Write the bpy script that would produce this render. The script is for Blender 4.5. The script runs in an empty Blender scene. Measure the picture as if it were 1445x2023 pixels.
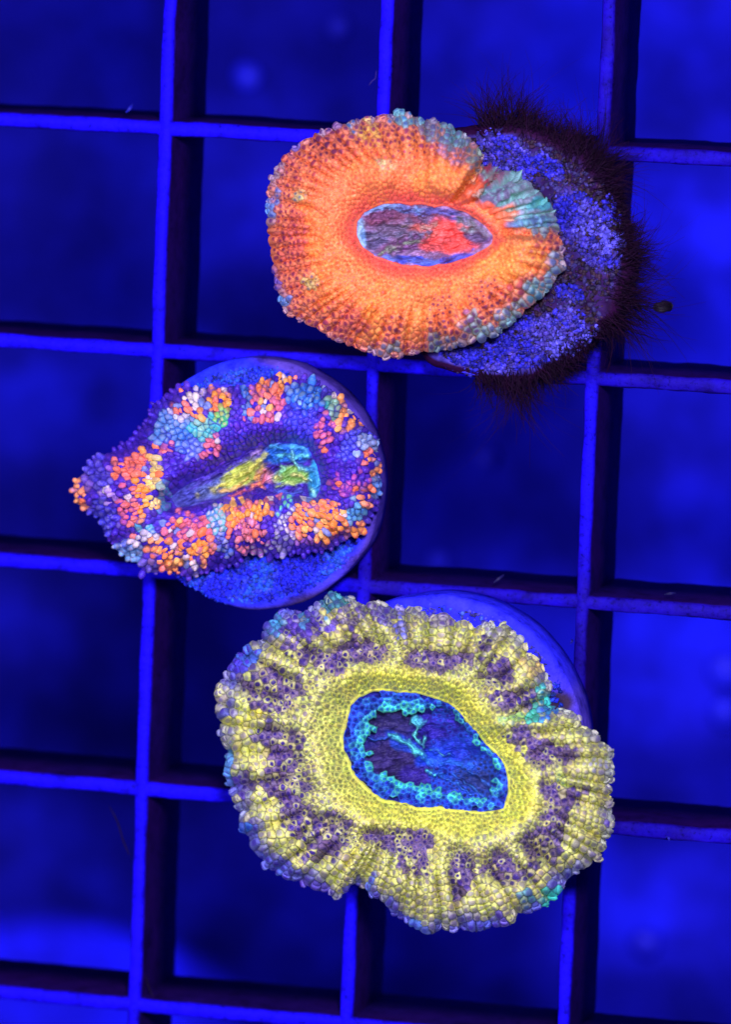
import bpy, math, random
import numpy as np

# ----------------------------------------------------------------------------
# camera, world, lamps, exposure          (1 Blender unit = 1 cm)
# ----------------------------------------------------------------------------
scn = bpy.context.scene
scn.unit_settings.scale_length = 0.01
COL = scn.collection

CAM_EUL = (-0.11472, 0.23891, 0.04114)
CAM_LOC = np.array([10.48569, 2.35137, 37.70515])
F_PX = 11500.0                                   # focal length in photo pixels (1445 wide)
cam_d = bpy.data.cameras.new('camera')
cam = bpy.data.objects.new('camera', cam_d)
COL.objects.link(cam)
cam.location = CAM_LOC
cam.rotation_euler = CAM_EUL
cam_d.sensor_fit = 'HORIZONTAL'
cam_d.sensor_width = 36.0
cam_d.lens = F_PX / 1445.0 * 36.0
cam_d.clip_start = 0.5
cam_d.clip_end = 400.0
cam_d.dof.use_dof = True
cam_d.dof.focus_distance = 38.25
scn.camera = cam
# aperture diameter (in scene units) = lens_mm * 0.001 / fstop ; 0.6 cm
cam_d.dof.aperture_fstop = cam_d.lens * 0.001 / 0.6

world = bpy.data.worlds.new('World')
scn.world = world
world.use_nodes = True
bg = world.node_tree.nodes['Background']
bg.inputs['Color'].default_value = (0.10, 0.10, 1.0, 1)
bg.inputs['Strength'].default_value = 0.12

LAMP_COL = np.array([0.72, 0.66, 1.0])           # blue actinic LEDs with a little white
GAIN = 1.45


def lamp(name, loc, aim, size, energy, color=LAMP_COL):
    d = bpy.data.lights.new(name, 'AREA')
    d.shape = 'DISK'
    d.size = size
    d.energy = energy
    d.color = tuple(color)
    o = bpy.data.objects.new(name, d)
    COL.objects.link(o)
    o.location = loc
    v = np.array(aim, float) - np.array(loc, float)
    from mathutils import Vector
    o.rotation_euler = Vector(v).to_track_quat('-Z', 'Y').to_euler()
    return o


lamp('led_lamp', (9.5, 6.0, 28.0), (1.5, -2.4, 0.5), 3.5, 17500)
lamp('led_lamp', (-6.0, 0.5, 30.0), (1.5, -2.4, 0.5), 3.5, 6500)

# unseen spot added under the rack: makes the caustic glint at the lower left
sd = bpy.data.lights.new('added_glint_spot', 'SPOT')
sd.energy = 80000
sd.color = (0.3, 0.25, 1.0)
sd.spot_size = math.radians(4.6)
sd.spot_blend = 0.15
sd.shadow_soft_size = 0.15
so = bpy.data.objects.new('added_glint_spot', sd)
COL.objects.link(so)

scn.view_settings.view_transform = 'Standard'
scn.view_settings.look = 'None'
scn.view_settings.exposure = 0.0
scn.view_settings.gamma = 1.0
scn.view_settings.use_curve_mapping = False
scn.cycles.use_denoising = True
scn.cycles.max_bounces = 6
scn.cycles.diffuse_bounces = 3

# ----------------------------------------------------------------------------
# helpers
# ----------------------------------------------------------------------------
rng = np.random.default_rng(11)


def rot_xyz(a):
    rx, ry, rz = a
    cx, sx, cy, sy, cz, sz = (math.cos(rx), math.sin(rx), math.cos(ry), math.sin(ry), math.cos(rz), math.sin(rz))
    Rx = np.array([[1, 0, 0], [0, cx, -sx], [0, sx, cx]])
    Ry = np.array([[cy, 0, sy], [0, 1, 0], [-sy, 0, cy]])
    Rz = np.array([[cz, -sz, 0], [sz, cz, 0], [0, 0, 1]])
    return Rz @ Ry @ Rx


CAM_M = rot_xyz(CAM_EUL)
PXCM = F_PX / 39.0                                # photo pixels per cm near the corals


def U(px, py, z):
    """survey point: where the line of sight of a measured point meets height z"""
    px, py, z = np.broadcast_arrays(np.asarray(px, float), np.asarray(py, float), np.asarray(z, float))
    d = np.stack([(px - 722.5) / F_PX, -(py - 1011.5) / F_PX, -np.ones_like(px)], -1) @ CAM_M.T
    t = (z - CAM_LOC[2]) / d[..., 2]
    return CAM_LOC + d * t[..., None]


def srgb(c):
    c = np.asarray(c, float) / 255.0
    return np.where(c <= 0.04045, c / 12.92, ((c + 0.055) / 1.055) ** 2.4)


def alb(c, g=GAIN):
    """surface colour that shows as c under the tank lamps"""
    return np.clip((srgb(c) + 0.012) / (LAMP_COL * g), 0.001, 0.95)


def sm(a, b, x):
    t = np.clip((x - a) / (b - a), 0, 1)
    return t * t * (3 - 2 * t)


_perm = np.random.default_rng(5).permutation(4096)
_vals = np.random.default_rng(6).random(4096)


def vnoise(x, y, seed=0):
    x = np.asarray(x, float) + seed * 17.31
    y = np.asarray(y, float) + seed * 9.77
    xi = np.floor(x).astype(int)
    yi = np.floor(y).astype(int)
    fx = x - xi
    fy = y - yi
    fx = fx * fx * (3 - 2 * fx)
    fy = fy * fy * (3 - 2 * fy)

    def h(i, j):
        return _vals[_perm[(_perm[i & 4095] + j) & 4095]]
    return (h(xi, yi) * (1 - fx) + h(xi + 1, yi) * fx) * (1 - fy) + (h(xi, yi + 1) * (1 - fx) + h(xi + 1, yi + 1) * fx) * fy


def fbm(x, y, seed=0, octs=4):
    a, s, t = 1.0, 0.0, 0.0
    for k in range(octs):
        s = s + a * vnoise(x * 2 ** k, y * 2 ** k, seed + k * 3)
        t += a
        a *= 0.5
    return s / t - 0.5


def mesh_obj(name, verts, faces, mat, parent=None, colors=None, smooth=True, loc=None):
    me = bpy.data.meshes.new(name)
    verts = np.asarray(verts, np.float32)
    if isinstance(faces, np.ndarray):
        nf, k = faces.shape
        me.vertices.add(len(verts))
        me.vertices.foreach_set('co', verts.ravel())
        me.loops.add(nf * k)
        me.loops.foreach_set('vertex_index', faces.astype(np.int32).ravel())
        me.polygons.add(nf)
        me.polygons.foreach_set('loop_start', np.arange(0, nf * k, k, dtype=np.int32))
        me.polygons.foreach_set('loop_total', np.full(nf, k, np.int32))
        me.update(calc_edges=True)
    else:
        me.from_pydata([tuple(v) for v in verts], [], faces)
    if colors is not None:
        at = me.color_attributes.new('Col', 'FLOAT_COLOR', 'POINT')
        c4 = np.ones((len(verts), 4), np.float32)
        c4[:, :3] = colors
        at.data.foreach_set('color', c4.ravel())
    if smooth:
        me.polygons.foreach_set('use_smooth', np.ones(len(me.polygons), bool))
    me.materials.append(mat)
    me.validate()
    o = bpy.data.objects.new(name, me)
    COL.objects.link(o)
    if parent is not None:
        o.parent = parent
    if loc is not None:
        o.location = loc
    return o


def empty(name, loc, label, cat, group=None):
    o = bpy.data.objects.new(name, None)
    COL.objects.link(o)
    o.location = loc
    o.empty_display_size = 0.2
    tag(o, label, cat, group)
    return o


def tag(o, label, cat, group=None):
    o['label'] = label
    o['category'] = cat
    if group:
        o['group'] = group


def quads(nu, nv, closed_u=True):
    """faces of a grid with nu columns (round) and nv rows"""
    f = []
    u = np.arange(nu if closed_u else nu - 1)
    un = (u + 1) % nu
    for j in range(nv - 1):
        f.append(np.stack([j * nu + u, (j + 1) * nu + u, (j + 1) * nu + un, j * nu + un], 1))
    return np.concatenate(f)


# ----------------------------------------------------------------------------
# materials
# ----------------------------------------------------------------------------
def new_mat(name):
    m = bpy.data.materials.new(name)
    m.use_nodes = True
    nt = m.node_tree
    return m, nt, nt.nodes['Principled BSDF']


def ramp(nt, src, stops):
    r = nt.nodes.new('ShaderNodeValToRGB')
    r.color_ramp.elements[0].position = stops[0][0]
    r.color_ramp.elements[1].position = stops[-1][0]
    for p, c in stops[1:-1]:
        r.color_ramp.elements.new(p)
    for e, (p, c) in zip(r.color_ramp.elements, stops):
        e.position = p
        e.color = (*c, 1)
    nt.links.new(src, r.inputs[0])
    return r.outputs[0]


def noise(nt, scale, detail=4, rough=0.6, vec=None):
    n = nt.nodes.new('ShaderNodeTexNoise')
    n.inputs['Scale'].default_value = scale
    n.inputs['Detail'].default_value = detail
    n.inputs['Roughness'].default_value = rough
    if vec is None:
        tc = nt.nodes.new('ShaderNodeNewGeometry')
        nt.links.new(tc.outputs['Position'], n.inputs['Vector'])
    else:
        nt.links.new(vec, n.inputs['Vector'])
    return n.outputs['Fac']


def bump(nt, src, bsdf, strength, dist):
    b = nt.nodes.new('ShaderNodeBump')
    b.inputs['Strength'].default_value = strength
    b.inputs['Distance'].default_value = dist
    nt.links.new(src, b.inputs['Height'])
    nt.links.new(b.outputs[0], bsdf.inputs['Normal'])


def mix(nt, fac, a, b, mode='MIX'):
    n = nt.nodes.new('ShaderNodeMix')
    n.data_type = 'RGBA'
    n.blend_type = mode
    for sock, v in ((n.inputs[0], fac), (n.inputs[6], a), (n.inputs[7], b)):
        if hasattr(v, 'is_linked'):
            nt.links.new(v, sock)
        elif isinstance(v, (int, float)):
            sock.default_value = v
        else:
            sock.default_value = (*v, 1)
    return n.outputs[2]


def tissue_mat(name, rough=0.6, spec=0.10, mottle=0.35, scale=26, glow=0.0, sss=0.0):
    m, nt, b = new_mat(name)
    at = nt.nodes.new('ShaderNodeAttribute')
    at.attribute_name = 'Col'
    f = noise(nt, scale, 3, 0.6)
    c = ramp(nt, f, [(0.3, (1 - mottle,) * 3), (0.7, (1.0,) * 3)])
    col = mix(nt, 1.0, at.outputs['Color'], c, 'MULTIPLY')
    nt.links.new(col, b.inputs['Base Color'])
    b.inputs['Roughness'].default_value = rough
    b.inputs['Specular IOR Level'].default_value = spec
    if sss:
        b.inputs['Subsurface Weight'].default_value = sss
        b.inputs['Subsurface Radius'].default_value = (1.0, 0.6, 0.5)
        b.inputs['Subsurface Scale'].default_value = 0.03
    if glow:
        nt.links.new(col, b.inputs['Emission Color'])
        b.inputs['Emission Strength'].default_value = glow
    bump(nt, noise(nt, scale * 2.2, 3, 0.6), b, 0.25, 0.01)
    return m


M_TISSUE = tissue_mat('fluorescent_tissue', rough=0.42, spec=0.2, glow=0.25, sss=0.3)
M_MOUTH = tissue_mat('oral_tissue', rough=0.5, spec=0.12, mottle=0.5, scale=18, glow=0.18)
M_CRUST = tissue_mat('coralline_crust', rough=0.6, spec=0.2, mottle=0.5, scale=20)
M_HAIR = tissue_mat('red_hair_algae', rough=0.7, spec=0.1, mottle=0.3, scale=5)

# egg crate plastic: top scuffed, sides filmed over with dark coralline algae
M_BAR, nt, b = new_mat('egg_crate_plastic')
at = nt.nodes.new('ShaderNodeAttribute')
at.attribute_name = 'Col'
f1 = noise(nt, 6, 8, 0.75)
f2 = noise(nt, 30, 5, 0.7)
c1 = ramp(nt, f1, [(0.34, (0.55, 0.45, 0.45)), (0.47, (0.9, 0.85, 0.92)), (0.68, (1.3, 1.3, 1.2))])
c2 = ramp(nt, f2, [(0.34, (0.35, 0.35, 0.4)), (0.44, (0.97, 0.97, 0.97)), (0.7, (1.1, 1.2, 1.1))])
col = mix(nt, 1.0, at.outputs['Color'], c1, 'MULTIPLY')
col = mix(nt, 1.0, col, c2, 'MULTIPLY')
nt.links.new(col, b.inputs['Base Color'])
b.inputs['Roughness'].default_value = 0.6
b.inputs['Specular IOR Level'].default_value = 0.03
bump(nt, noise(nt, 30, 4, 0.65), b, 0.5, 0.012)

M_FLOOR, nt, b = new_mat('tank_floor_film_light')
f = noise(nt, 0.55, 3, 0.55)
f2 = noise(nt, 2.4, 2, 0.5)
c = ramp(nt, f, [(0.30, (0.004, 0.004, 0.22)), (0.5, (0.006, 0.006, 0.36)), (0.72, (0.009, 0.012, 0.72))])
c2 = ramp(nt, f2, [(0.35, (0.75,) * 3), (0.65, (1.15,) * 3)])
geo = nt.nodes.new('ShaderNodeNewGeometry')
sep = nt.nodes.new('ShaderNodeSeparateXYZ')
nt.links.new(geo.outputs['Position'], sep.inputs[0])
mr = nt.nodes.new('ShaderNodeMapRange')                 # floor painted lighter towards the right, standing in for stronger light there
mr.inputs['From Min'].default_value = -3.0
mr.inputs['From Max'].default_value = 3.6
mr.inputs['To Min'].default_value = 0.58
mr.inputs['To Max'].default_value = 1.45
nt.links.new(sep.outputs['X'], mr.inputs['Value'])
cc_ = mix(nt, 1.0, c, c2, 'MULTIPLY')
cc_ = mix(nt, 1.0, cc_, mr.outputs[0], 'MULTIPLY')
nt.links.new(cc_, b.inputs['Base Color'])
b.inputs['Roughness'].default_value = 0.9
b.inputs['Specular IOR Level'].default_value = 0.05

M_PLUG, nt, b = new_mat('frag_plug_ceramic')
at = nt.nodes.new('ShaderNodeAttribute')
at.attribute_name = 'Col'
f = noise(nt, 9, 8, 0.75)
c = ramp(nt, f, [(0.34, (0.38, 0.34, 0.40)), (0.48, (0.92, 0.9, 0.95)), (0.68, (1.4, 1.4, 1.2))])
nt.links.new(mix(nt, 1.0, at.outputs['Color'], c, 'MULTIPLY'), b.inputs['Base Color'])
b.inputs['Roughness'].default_value = 0.65
b.inputs['Specular IOR Level'].default_value = 0.05
bump(nt, noise(nt, 22, 5, 0.7), b, 0.6, 0.02)

# ----------------------------------------------------------------------------
# setting: tank floor and the egg crate rack
# ----------------------------------------------------------------------------
FLOOR_Z = -9.0
n = 60
g = np.linspace(-60, 60, n)
gx, gy = np.meshgrid(g, g)
gz = FLOOR_Z + 0.25 * fbm(gx * 0.4, gy * 0.4, 3)
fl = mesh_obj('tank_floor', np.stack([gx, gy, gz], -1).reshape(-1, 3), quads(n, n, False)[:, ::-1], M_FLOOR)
fl['kind'] = 'structure'

gp = U(120, 1960, FLOOR_Z)
so.location = (float(gp[0]) - 13, float(gp[1]) + 1, FLOOR_Z + 7.0)
from mathutils import Vector
so.rotation_euler = (Vector(gp) - Vector(so.location)).to_track_quat('-Z', 'Y').to_euler()

PITCH = 1.5
DEPTH = 0.82
rack = empty('egg_crate_rack', (1.5, -3.0, -DEPTH), 'blue lit plastic egg crate grid of square cells under the corals', 'rack')
BASE_R = np.array([1.5, -3.0, -DEPTH])


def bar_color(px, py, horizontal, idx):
    """colour of the bar tops: clean on the left, brown-purple algae on the right, painted shade round the plugs"""
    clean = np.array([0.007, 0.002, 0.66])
    film_shade = np.array([0.009, 0.003, 0.20])
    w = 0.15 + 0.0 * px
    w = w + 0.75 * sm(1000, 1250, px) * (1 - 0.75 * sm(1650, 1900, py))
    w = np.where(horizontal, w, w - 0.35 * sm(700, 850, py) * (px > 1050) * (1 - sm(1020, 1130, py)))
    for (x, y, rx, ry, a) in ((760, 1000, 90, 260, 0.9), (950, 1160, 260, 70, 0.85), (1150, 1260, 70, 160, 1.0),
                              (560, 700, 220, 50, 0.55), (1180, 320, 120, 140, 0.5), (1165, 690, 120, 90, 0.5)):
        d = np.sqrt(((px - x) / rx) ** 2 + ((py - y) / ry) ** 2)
        w = np.maximum(w, a * (1 - sm(0.6, 1.25, d)))  # shade of corals and plugs, painted into the bar colour
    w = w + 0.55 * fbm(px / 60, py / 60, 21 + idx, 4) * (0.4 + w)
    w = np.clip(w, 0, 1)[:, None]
    return clean * (1 - w) + film_shade * w


def make_bar(horizontal, k):
    m = 130 * 2
    lo, hi = (-4.5, 8.2) if horizontal else (-12.2, 5.0)
    t = np.linspace(lo, hi, m)
    w2 = 0.050 if horizontal else 0.046
    top = -0.004 if horizontal else 0.0
    #   offset , z : cross section from bottom left over the top to bottom right
    sec = [(-w2 - 0.012, -DEPTH), (-w2 - 0.006, -0.30), (-w2 - 0.001, -0.035), (-w2 + 0.006, -0.010), (-w2 + 0.017, 0.0),
           (0, 0.003), (w2 - 0.017, 0.0), (w2 - 0.006, -0.010), (w2 + 0.001, -0.035), (w2 + 0.006, -0.30), (w2 + 0.012, -DEPTH)]
    V, C = [], []
    for q, (o, z) in enumerate(sec):
        jit = 0.020 * fbm(t * 5, t * 0 + q * 0.37, 50 + k + (30 if horizontal else 0), 4) + 0.006 * fbm(t * 30, t * 0 + q, 80 + k, 2)
        oo = o + jit
        zz = z + top + 0.008 * fbm(t * 7, t * 0 + q * 0.5, 90 + k, 3) * (z > -0.02)
        if horizontal:
            p = np.stack([t, -k * PITCH + oo, zz], -1)
        else:
            p = np.stack([k * PITCH + oo, t, zz], -1)
        V.append(p)
        # image-plane coordinates only serve to look up where algae and painted shade lie on the rack
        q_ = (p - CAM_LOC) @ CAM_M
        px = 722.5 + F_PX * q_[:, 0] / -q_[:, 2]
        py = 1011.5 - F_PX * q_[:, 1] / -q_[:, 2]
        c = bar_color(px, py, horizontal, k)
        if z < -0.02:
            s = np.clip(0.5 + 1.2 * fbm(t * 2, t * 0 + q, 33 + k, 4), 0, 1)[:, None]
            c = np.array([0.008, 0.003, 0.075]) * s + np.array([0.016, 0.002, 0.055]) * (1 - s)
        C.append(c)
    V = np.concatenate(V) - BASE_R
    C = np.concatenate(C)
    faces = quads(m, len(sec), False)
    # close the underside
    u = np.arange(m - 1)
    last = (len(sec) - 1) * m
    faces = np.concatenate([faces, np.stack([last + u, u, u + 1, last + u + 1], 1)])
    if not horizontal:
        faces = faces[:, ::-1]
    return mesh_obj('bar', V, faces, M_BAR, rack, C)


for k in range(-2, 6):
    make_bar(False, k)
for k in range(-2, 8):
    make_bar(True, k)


# ----------------------------------------------------------------------------
# beads, folds and other small shapes that build up the corals
# ----------------------------------------------------------------------------
SEG, RING = 10, 6
_th = np.linspace(0, 2 * np.pi, SEG, endpoint=False)
_ps = np.array([0.38, 0.62, 0.84, 1.08, 1.45, 2.0])             # polar angle, a bit past the equator
_unit = [np.array([[0, 0, 1.0]])]
for p_ in _ps:
    _unit.append(np.stack([np.sin(p_) * np.cos(_th), np.sin(p_) * np.sin(_th), np.full(SEG, np.cos(p_))], -1))
UNIT = np.concatenate(_unit)                          # 1 + SEG*RING
POLAR = np.concatenate([[0.0]] + [np.full(SEG, p_) for p_ in _ps])
_f4 = []
for j in range(RING - 1):
    for i in range(SEG):
        a, b2 = 1 + j * SEG + i, 1 + j * SEG + (i + 1) % SEG
        _f4.append((a, a + SEG, b2 + SEG, b2))
_f3 = [(0, 1 + i, 1 + (i + 1) % SEG, 1 + (i + 1) % SEG) for i in range(SEG)]
BEAD_Q = np.array(_f4)
BEAD_T = np.array([(0, 1 + i, 1 + (i + 1) % SEG) for i in range(SEG)])
# triangles throughout, so that all beads share one index pattern
BEAD_F = np.concatenate([BEAD_T, BEAD_Q[:, [0, 1, 2]], BEAD_Q[:, [0, 2, 3]]])


def bead_geometry(cen, nrm, rad, a, b, c, rim, cap, capsize, sink=0.15, lump=0.10, boxy=None):
    """cen, nrm, rad: (N,3); a,b,c half sizes; rim, cap: (N,3) linear colours"""
    N = len(cen)
    nrm = nrm / np.linalg.norm(nrm, axis=1, keepdims=True)
    rad = rad - nrm * (rad * nrm).sum(1, keepdims=True)
    rad = rad / (np.linalg.norm(rad, axis=1, keepdims=True) + 1e-9)
    tan = np.cross(nrm, rad)
    unit = np.repeat(UNIT[None], N, 0)
    if boxy is not None:                      # rounded-box footprint for vesicles packed side by side
        rho = np.hypot(UNIT[:, 0], UNIT[:, 1]) + 1e-9
        cx_, sx_ = UNIT[:, 0] / rho, UNIT[:, 1] / rho
        k_ = 1 / (np.abs(cx_) ** 4 + np.abs(sx_) ** 4) ** 0.25
        k_[0] = 1
        unit[..., :2] *= (1 + (k_[None] - 1) * boxy[:, None])[..., None]
    u = unit * (1 + lump * (rng.random((N, len(UNIT), 1)) - 0.5) * 2 * (POLAR > 0.01)[None, :, None])
    V = (cen[:, None] - nrm[:, None] * (np.broadcast_to(sink, (N,)) * c)[:, None, None]
         + tan[:, None] * (u[..., 0] * a[:, None])[..., None]
         + rad[:, None] * (u[..., 1] * b[:, None])[..., None]
         + nrm[:, None] * (u[..., 2] * c[:, None])[..., None])
    w = sm(-0.16, 0.16, POLAR[None] - capsize[:, None])[..., None]
    C = cap[:, None] * (1 - w) + rim[:, None] * w
    return V, C


def bead_objects(V, C, size, base, parent, n_single, name, rest_name, mat):
    order = np.argsort(-size)
    big, rest = order[:n_single], order[n_single:]
    for i in big:
        cen = V[i].mean(0)
        mesh_obj(name, V[i] - cen, BEAD_F, mat, parent, C[i], loc=tuple(cen - base))
    if len(rest):
        nv = len(UNIT)
        F = (BEAD_F[None] + (np.arange(len(rest)) * nv)[:, None, None]).reshape(-1, 3)
        o = mesh_obj(rest_name, V[rest].reshape(-1, 3) - base, F, mat, parent, C[rest].reshape(-1, 3))
        o['kind'] = 'stuff'


def fold_mesh(pts_px, z, w_px, h, col, tip=None, seg=8):
    """soft ridge of tissue following points measured in the photograph"""
    pts = np.array(pts_px, float)
    t = np.linspace(0, len(pts) - 1, max(10, 6 * len(pts)))
    i0 = np.minimum(t.astype(int), len(pts) - 2)
    fr = (t - i0)[:, None]
    p = pts[i0] * (1 - fr) + pts[i0 + 1] * fr
    k = np.array([0.25, 0.5, 0.25])
    for _ in range(2):
        q = p.copy()
        q[1:-1] = k[0] * p[:-2] + k[1] * p[1:-1] + k[2] * p[2:]
        p = q
    p = p + 2.5 * np.stack([fbm(t * 1.7, t * 0, int(pts[0, 0]), 3), fbm(t * 1.7, t * 0 + 5, int(pts[0, 1]), 3)], -1) * (w_px / 6)
    zz = np.interp(t, np.arange(len(pts)), np.broadcast_to(np.asarray(z, float), (len(pts),))) + 0.03 * fbm(t * 1.3, t * 0 + 3, int(pts[0, 0]), 2)
    P = U(p[:, 0], p[:, 1], zz)
    T = np.gradient(P, axis=0)
    T /= np.linalg.norm(T, axis=1, keepdims=True)
    S = np.cross(T, np.array([0, 0, 1.0]))
    S /= np.linalg.norm(S, axis=1, keepdims=True)
    prof = np.sqrt(np.clip(1 - (2 * np.linspace(0, 1, len(P)) - 1) ** 4, 0.02, 1)) * (1 + 0.6 * fbm(t * 2.2, t * 0 + 9, int(pts[0, 1]), 3))
    ww = w_px / PXCM / 2 * prof
    hh = h * prof
    V, C = [], []
    for a in np.linspace(0, np.pi, seg):
        V.append(P + S * (np.cos(a) * ww)[:, None] + np.array([0, 0, 1.0]) * (np.sin(a) * hh - 0.3 * hh)[:, None])
        c0 = np.asarray(col)
        c1 = np.asarray(tip if tip is not None else col)
        s = math.sin(a) ** 2
        var = (1 + 0.7 * fbm(t * 3.1, t * 0 + a, 7, 3))[:, None]
        C.append((c0 * (1 - s) + c1 * s)[None] * var)
    F = quads(len(P), seg, False)
    return np.concatenate(V), F, np.clip(np.concatenate(C), 0, 0.95)


def poly_radius(pts, cx, cy, n=720):
    """radius of a closed outline about (cx, cy) as a function of angle"""
    p = np.array(pts, float)
    a = np.arctan2(p[:, 1] - cy, p[:, 0] - cx)
    r = np.hypot(p[:, 1] - cy, p[:, 0] - cx)
    o = np.argsort(a)
    a, r = a[o], r[o]
    g = np.linspace(-np.pi, np.pi, n, endpoint=False)
    rr = np.interp(g, np.concatenate([[a[-1] - 2 * np.pi], a, [a[0] + 2 * np.pi]]), np.concatenate([[r[-1]], r, [r[0]]]))
    ker = np.array([1, 2, 3, 2, 1.]) / 9
    rr = np.convolve(np.concatenate([rr[-2:], rr, rr[:2]]), ker, 'valid')
    return lambda phi: np.interp((phi + np.pi) % (2 * np.pi) - np.pi, np.concatenate([g, [np.pi]]), np.concatenate([rr, [rr[0]]]))


def angdiff(a, b):
    return (a - b + np.pi) % (2 * np.pi) - np.pi


def to_px(P):
    q = (P - CAM_LOC) @ CAM_M
    return 722.5 + F_PX * q[..., 0] / -q[..., 2], 1011.5 - F_PX * q[..., 1] / -q[..., 2]


def in_ell(x, y, ells, soft=0.25):
    m = np.zeros_like(np.asarray(x, float))
    for (ex, ey, rx, ry, ang) in ells:
        ca, sa = math.cos(math.radians(ang)), math.sin(math.radians(ang))
        dx, dy = x - ex, y - ey
        d = np.sqrt(((dx * ca + dy * sa) / rx) ** 2 + ((-dx * sa + dy * ca) / ry) ** 2)
        m = np.maximum(m, 1 - sm(1 - soft, 1 + soft, d))
    return m


class Coral:
    def __init__(self, cx, cy, outline, mouth, z0, H, lip, valleys=(), lobes=(), ncol=80, seed=1, ridge=0.03, dips=(), dip=0.0, puff=3.2, lump=0.42, scallop=6.0):
        self.cx, self.cy = cx, cy
        self.ro = poly_radius(outline, cx, cy)
        ri_ = poly_radius(mouth, cx, cy)
        self.ri = lambda p: ri_(p) * (1 + 0.05 * fbm(np.cos(p) * 4.5 + 9, np.sin(p) * 4.5, seed + 31, 3))
        self.z0, self.H, self.lip = z0, H, lip
        self.valleys, self.lobes = valleys, lobes
        self.seed, self.ridge = seed, ridge
        self.dips, self.dip, self.puff, self.lump, self.scallop = dips, dip, puff, lump, scallop
        g = np.random.default_rng(seed)
        # pleats: uneven spacing round the rim
        w = g.uniform(0.5, 1.8, ncol)
        # equal share per arc length
        gphi = np.linspace(-np.pi, np.pi, 2000)
        x = cx + np.cos(gphi) * self.ro(gphi)
        y = cy + np.sin(gphi) * self.ro(gphi)
        arc = np.concatenate([[0], np.cumsum(np.hypot(np.diff(x), np.diff(y)))])
        self.per = arc[-1]
        edges = np.concatenate([[0], np.cumsum(w)]) / w.sum() * self.per
        self.edge_phi = np.interp(edges, arc, gphi)
        self.mid_phi = np.interp((edges[1:] + edges[:-1]) / 2, arc, gphi)
        self.col_w = np.diff(edges)

    def pleat(self, phi):
        p = (phi + np.pi) % (2 * np.pi) - np.pi
        i = np.clip(np.searchsorted(self.edge_phi, p) - 1, 0, len(self.mid_phi) - 1)
        e0, e1 = self.edge_phi[i], self.edge_phi[i + 1]
        return np.clip((p - e0) / (e1 - e0), 0, 1)

    def px(self, s, phi):
        ri, ro = self.ri(phi), self.ro(phi)
        sc = np.minimum(s, 1.0)
        r = ri + (ro - ri) * sc
        r = r + self.scallop * (np.sin(np.pi * self.pleat(phi)) ** 0.5 - 0.75) * sm(0.7, 1.0, sc)
        r = r - np.maximum(s - 1, 0) * (ro - ri) * 1.6
        return self.cx + np.cos(phi) * r, self.cy + np.sin(phi) * r

    def height(self, s, phi, x, y):
        sc = np.clip(s, 0, 1)
        pr = np.where(sc < 0.3, self.lip + (1 - self.lip) * np.sin(np.clip(sc / 0.3, 0, 1) * np.pi / 2),
                      1 - 0.90 * (np.clip(sc - 0.3, 0, 1) / 0.7) ** self.puff)
        z = self.H * pr
        z = z + self.H * self.lump * fbm(x / 75, y / 75, self.seed, 3) * sm(0.05, 0.3, sc)
        if len(self.dips):
            z = z - self.dip * in_ell(x, y, self.dips, 0.55)
        # pleated outer zone
        u = self.pleat(phi)
        z = z + self.ridge * (np.sin(np.pi * u) ** 0.55 - 0.7) * sm(0.40, 0.62, sc)
        for (p0, wd, dep, s0) in self.valleys:
            d = angdiff(phi, p0) / wd
            z = z - dep * np.exp(-d * d) * sm(s0, s0 + 0.25, sc)
        for (p0, wd, dz, s0) in self.lobes:
            d = np.abs(angdiff(phi, p0)) / wd
            z = z + dz * (1 - sm(0.85, 1.1, d)) * sm(s0, s0 + 0.2, sc)
        under = np.maximum(s - 1, 0)
        z = z - under * 1.1 * self.H
        inn = np.clip(-s / 0.05, 0, 1)                      # the lip rolls over into the mouth
        z = z - 0.20 * self.H * (1 - np.sqrt(np.clip(1 - inn ** 2, 0, 1))) - 0.45 * self.H * np.clip(inn - 0.6, 0, 1)
        return self.z0 + z

    def pos(self, s, phi):
        s, phi = np.broadcast_arrays(np.asarray(s, float), np.asarray(phi, float))
        x, y = self.px(s, phi)
        return U(x, y, self.height(s, phi, x, y))

    def frame(self, s, phi):
        e = 0.012
        p = self.pos(s, phi)
        ds = self.pos(np.minimum(s + e, 1.0), phi) - self.pos(np.minimum(s + e, 1.0) - 2 * e, phi)
        dp = self.pos(s, phi + e * 1.6) - self.pos(s, phi - e * 1.6)
        n_ = np.cross(dp, ds)
        n_ *= np.sign(n_[..., 2:3] + 1e-9)
        n_ /= np.linalg.norm(n_, axis=-1, keepdims=True) + 1e-9
        return p, n_, ds


def apply_layers(x, y, rim, cap, layers, seed, hard=None, warp=16):
    """pigment patches: every layer is an ellipse with a ragged border"""
    wx = x + warp * 2 * fbm(x / 38, y / 38, seed + 40, 3)
    wy = y + warp * 2 * fbm(x / 38 + 31, y / 38, seed + 41, 3)
    for L in layers:
        lx, ly, rx, ry, ang, cr, cc = L[:7]
        op = L[7] if len(L) > 7 else 1.0
        ca, sa = math.cos(math.radians(ang)), math.sin(math.radians(ang))
        dx, dy = wx - lx, wy - ly
        d = np.sqrt(((dx * ca + dy * sa) / rx) ** 2 + ((-dx * sa + dy * ca) / ry) ** 2)
        m = op * (1 - sm(0.72, 1.18, d))
        if hard is not None:
            m = np.where(m > hard, 0.85 * op + 0.15 * m, 0.0)
        m = m[:, None]
        rim = rim * (1 - m) + alb(cr) * m
        cap = cap * (1 - m) + alb(cc) * m
    return rim, cap


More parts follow.
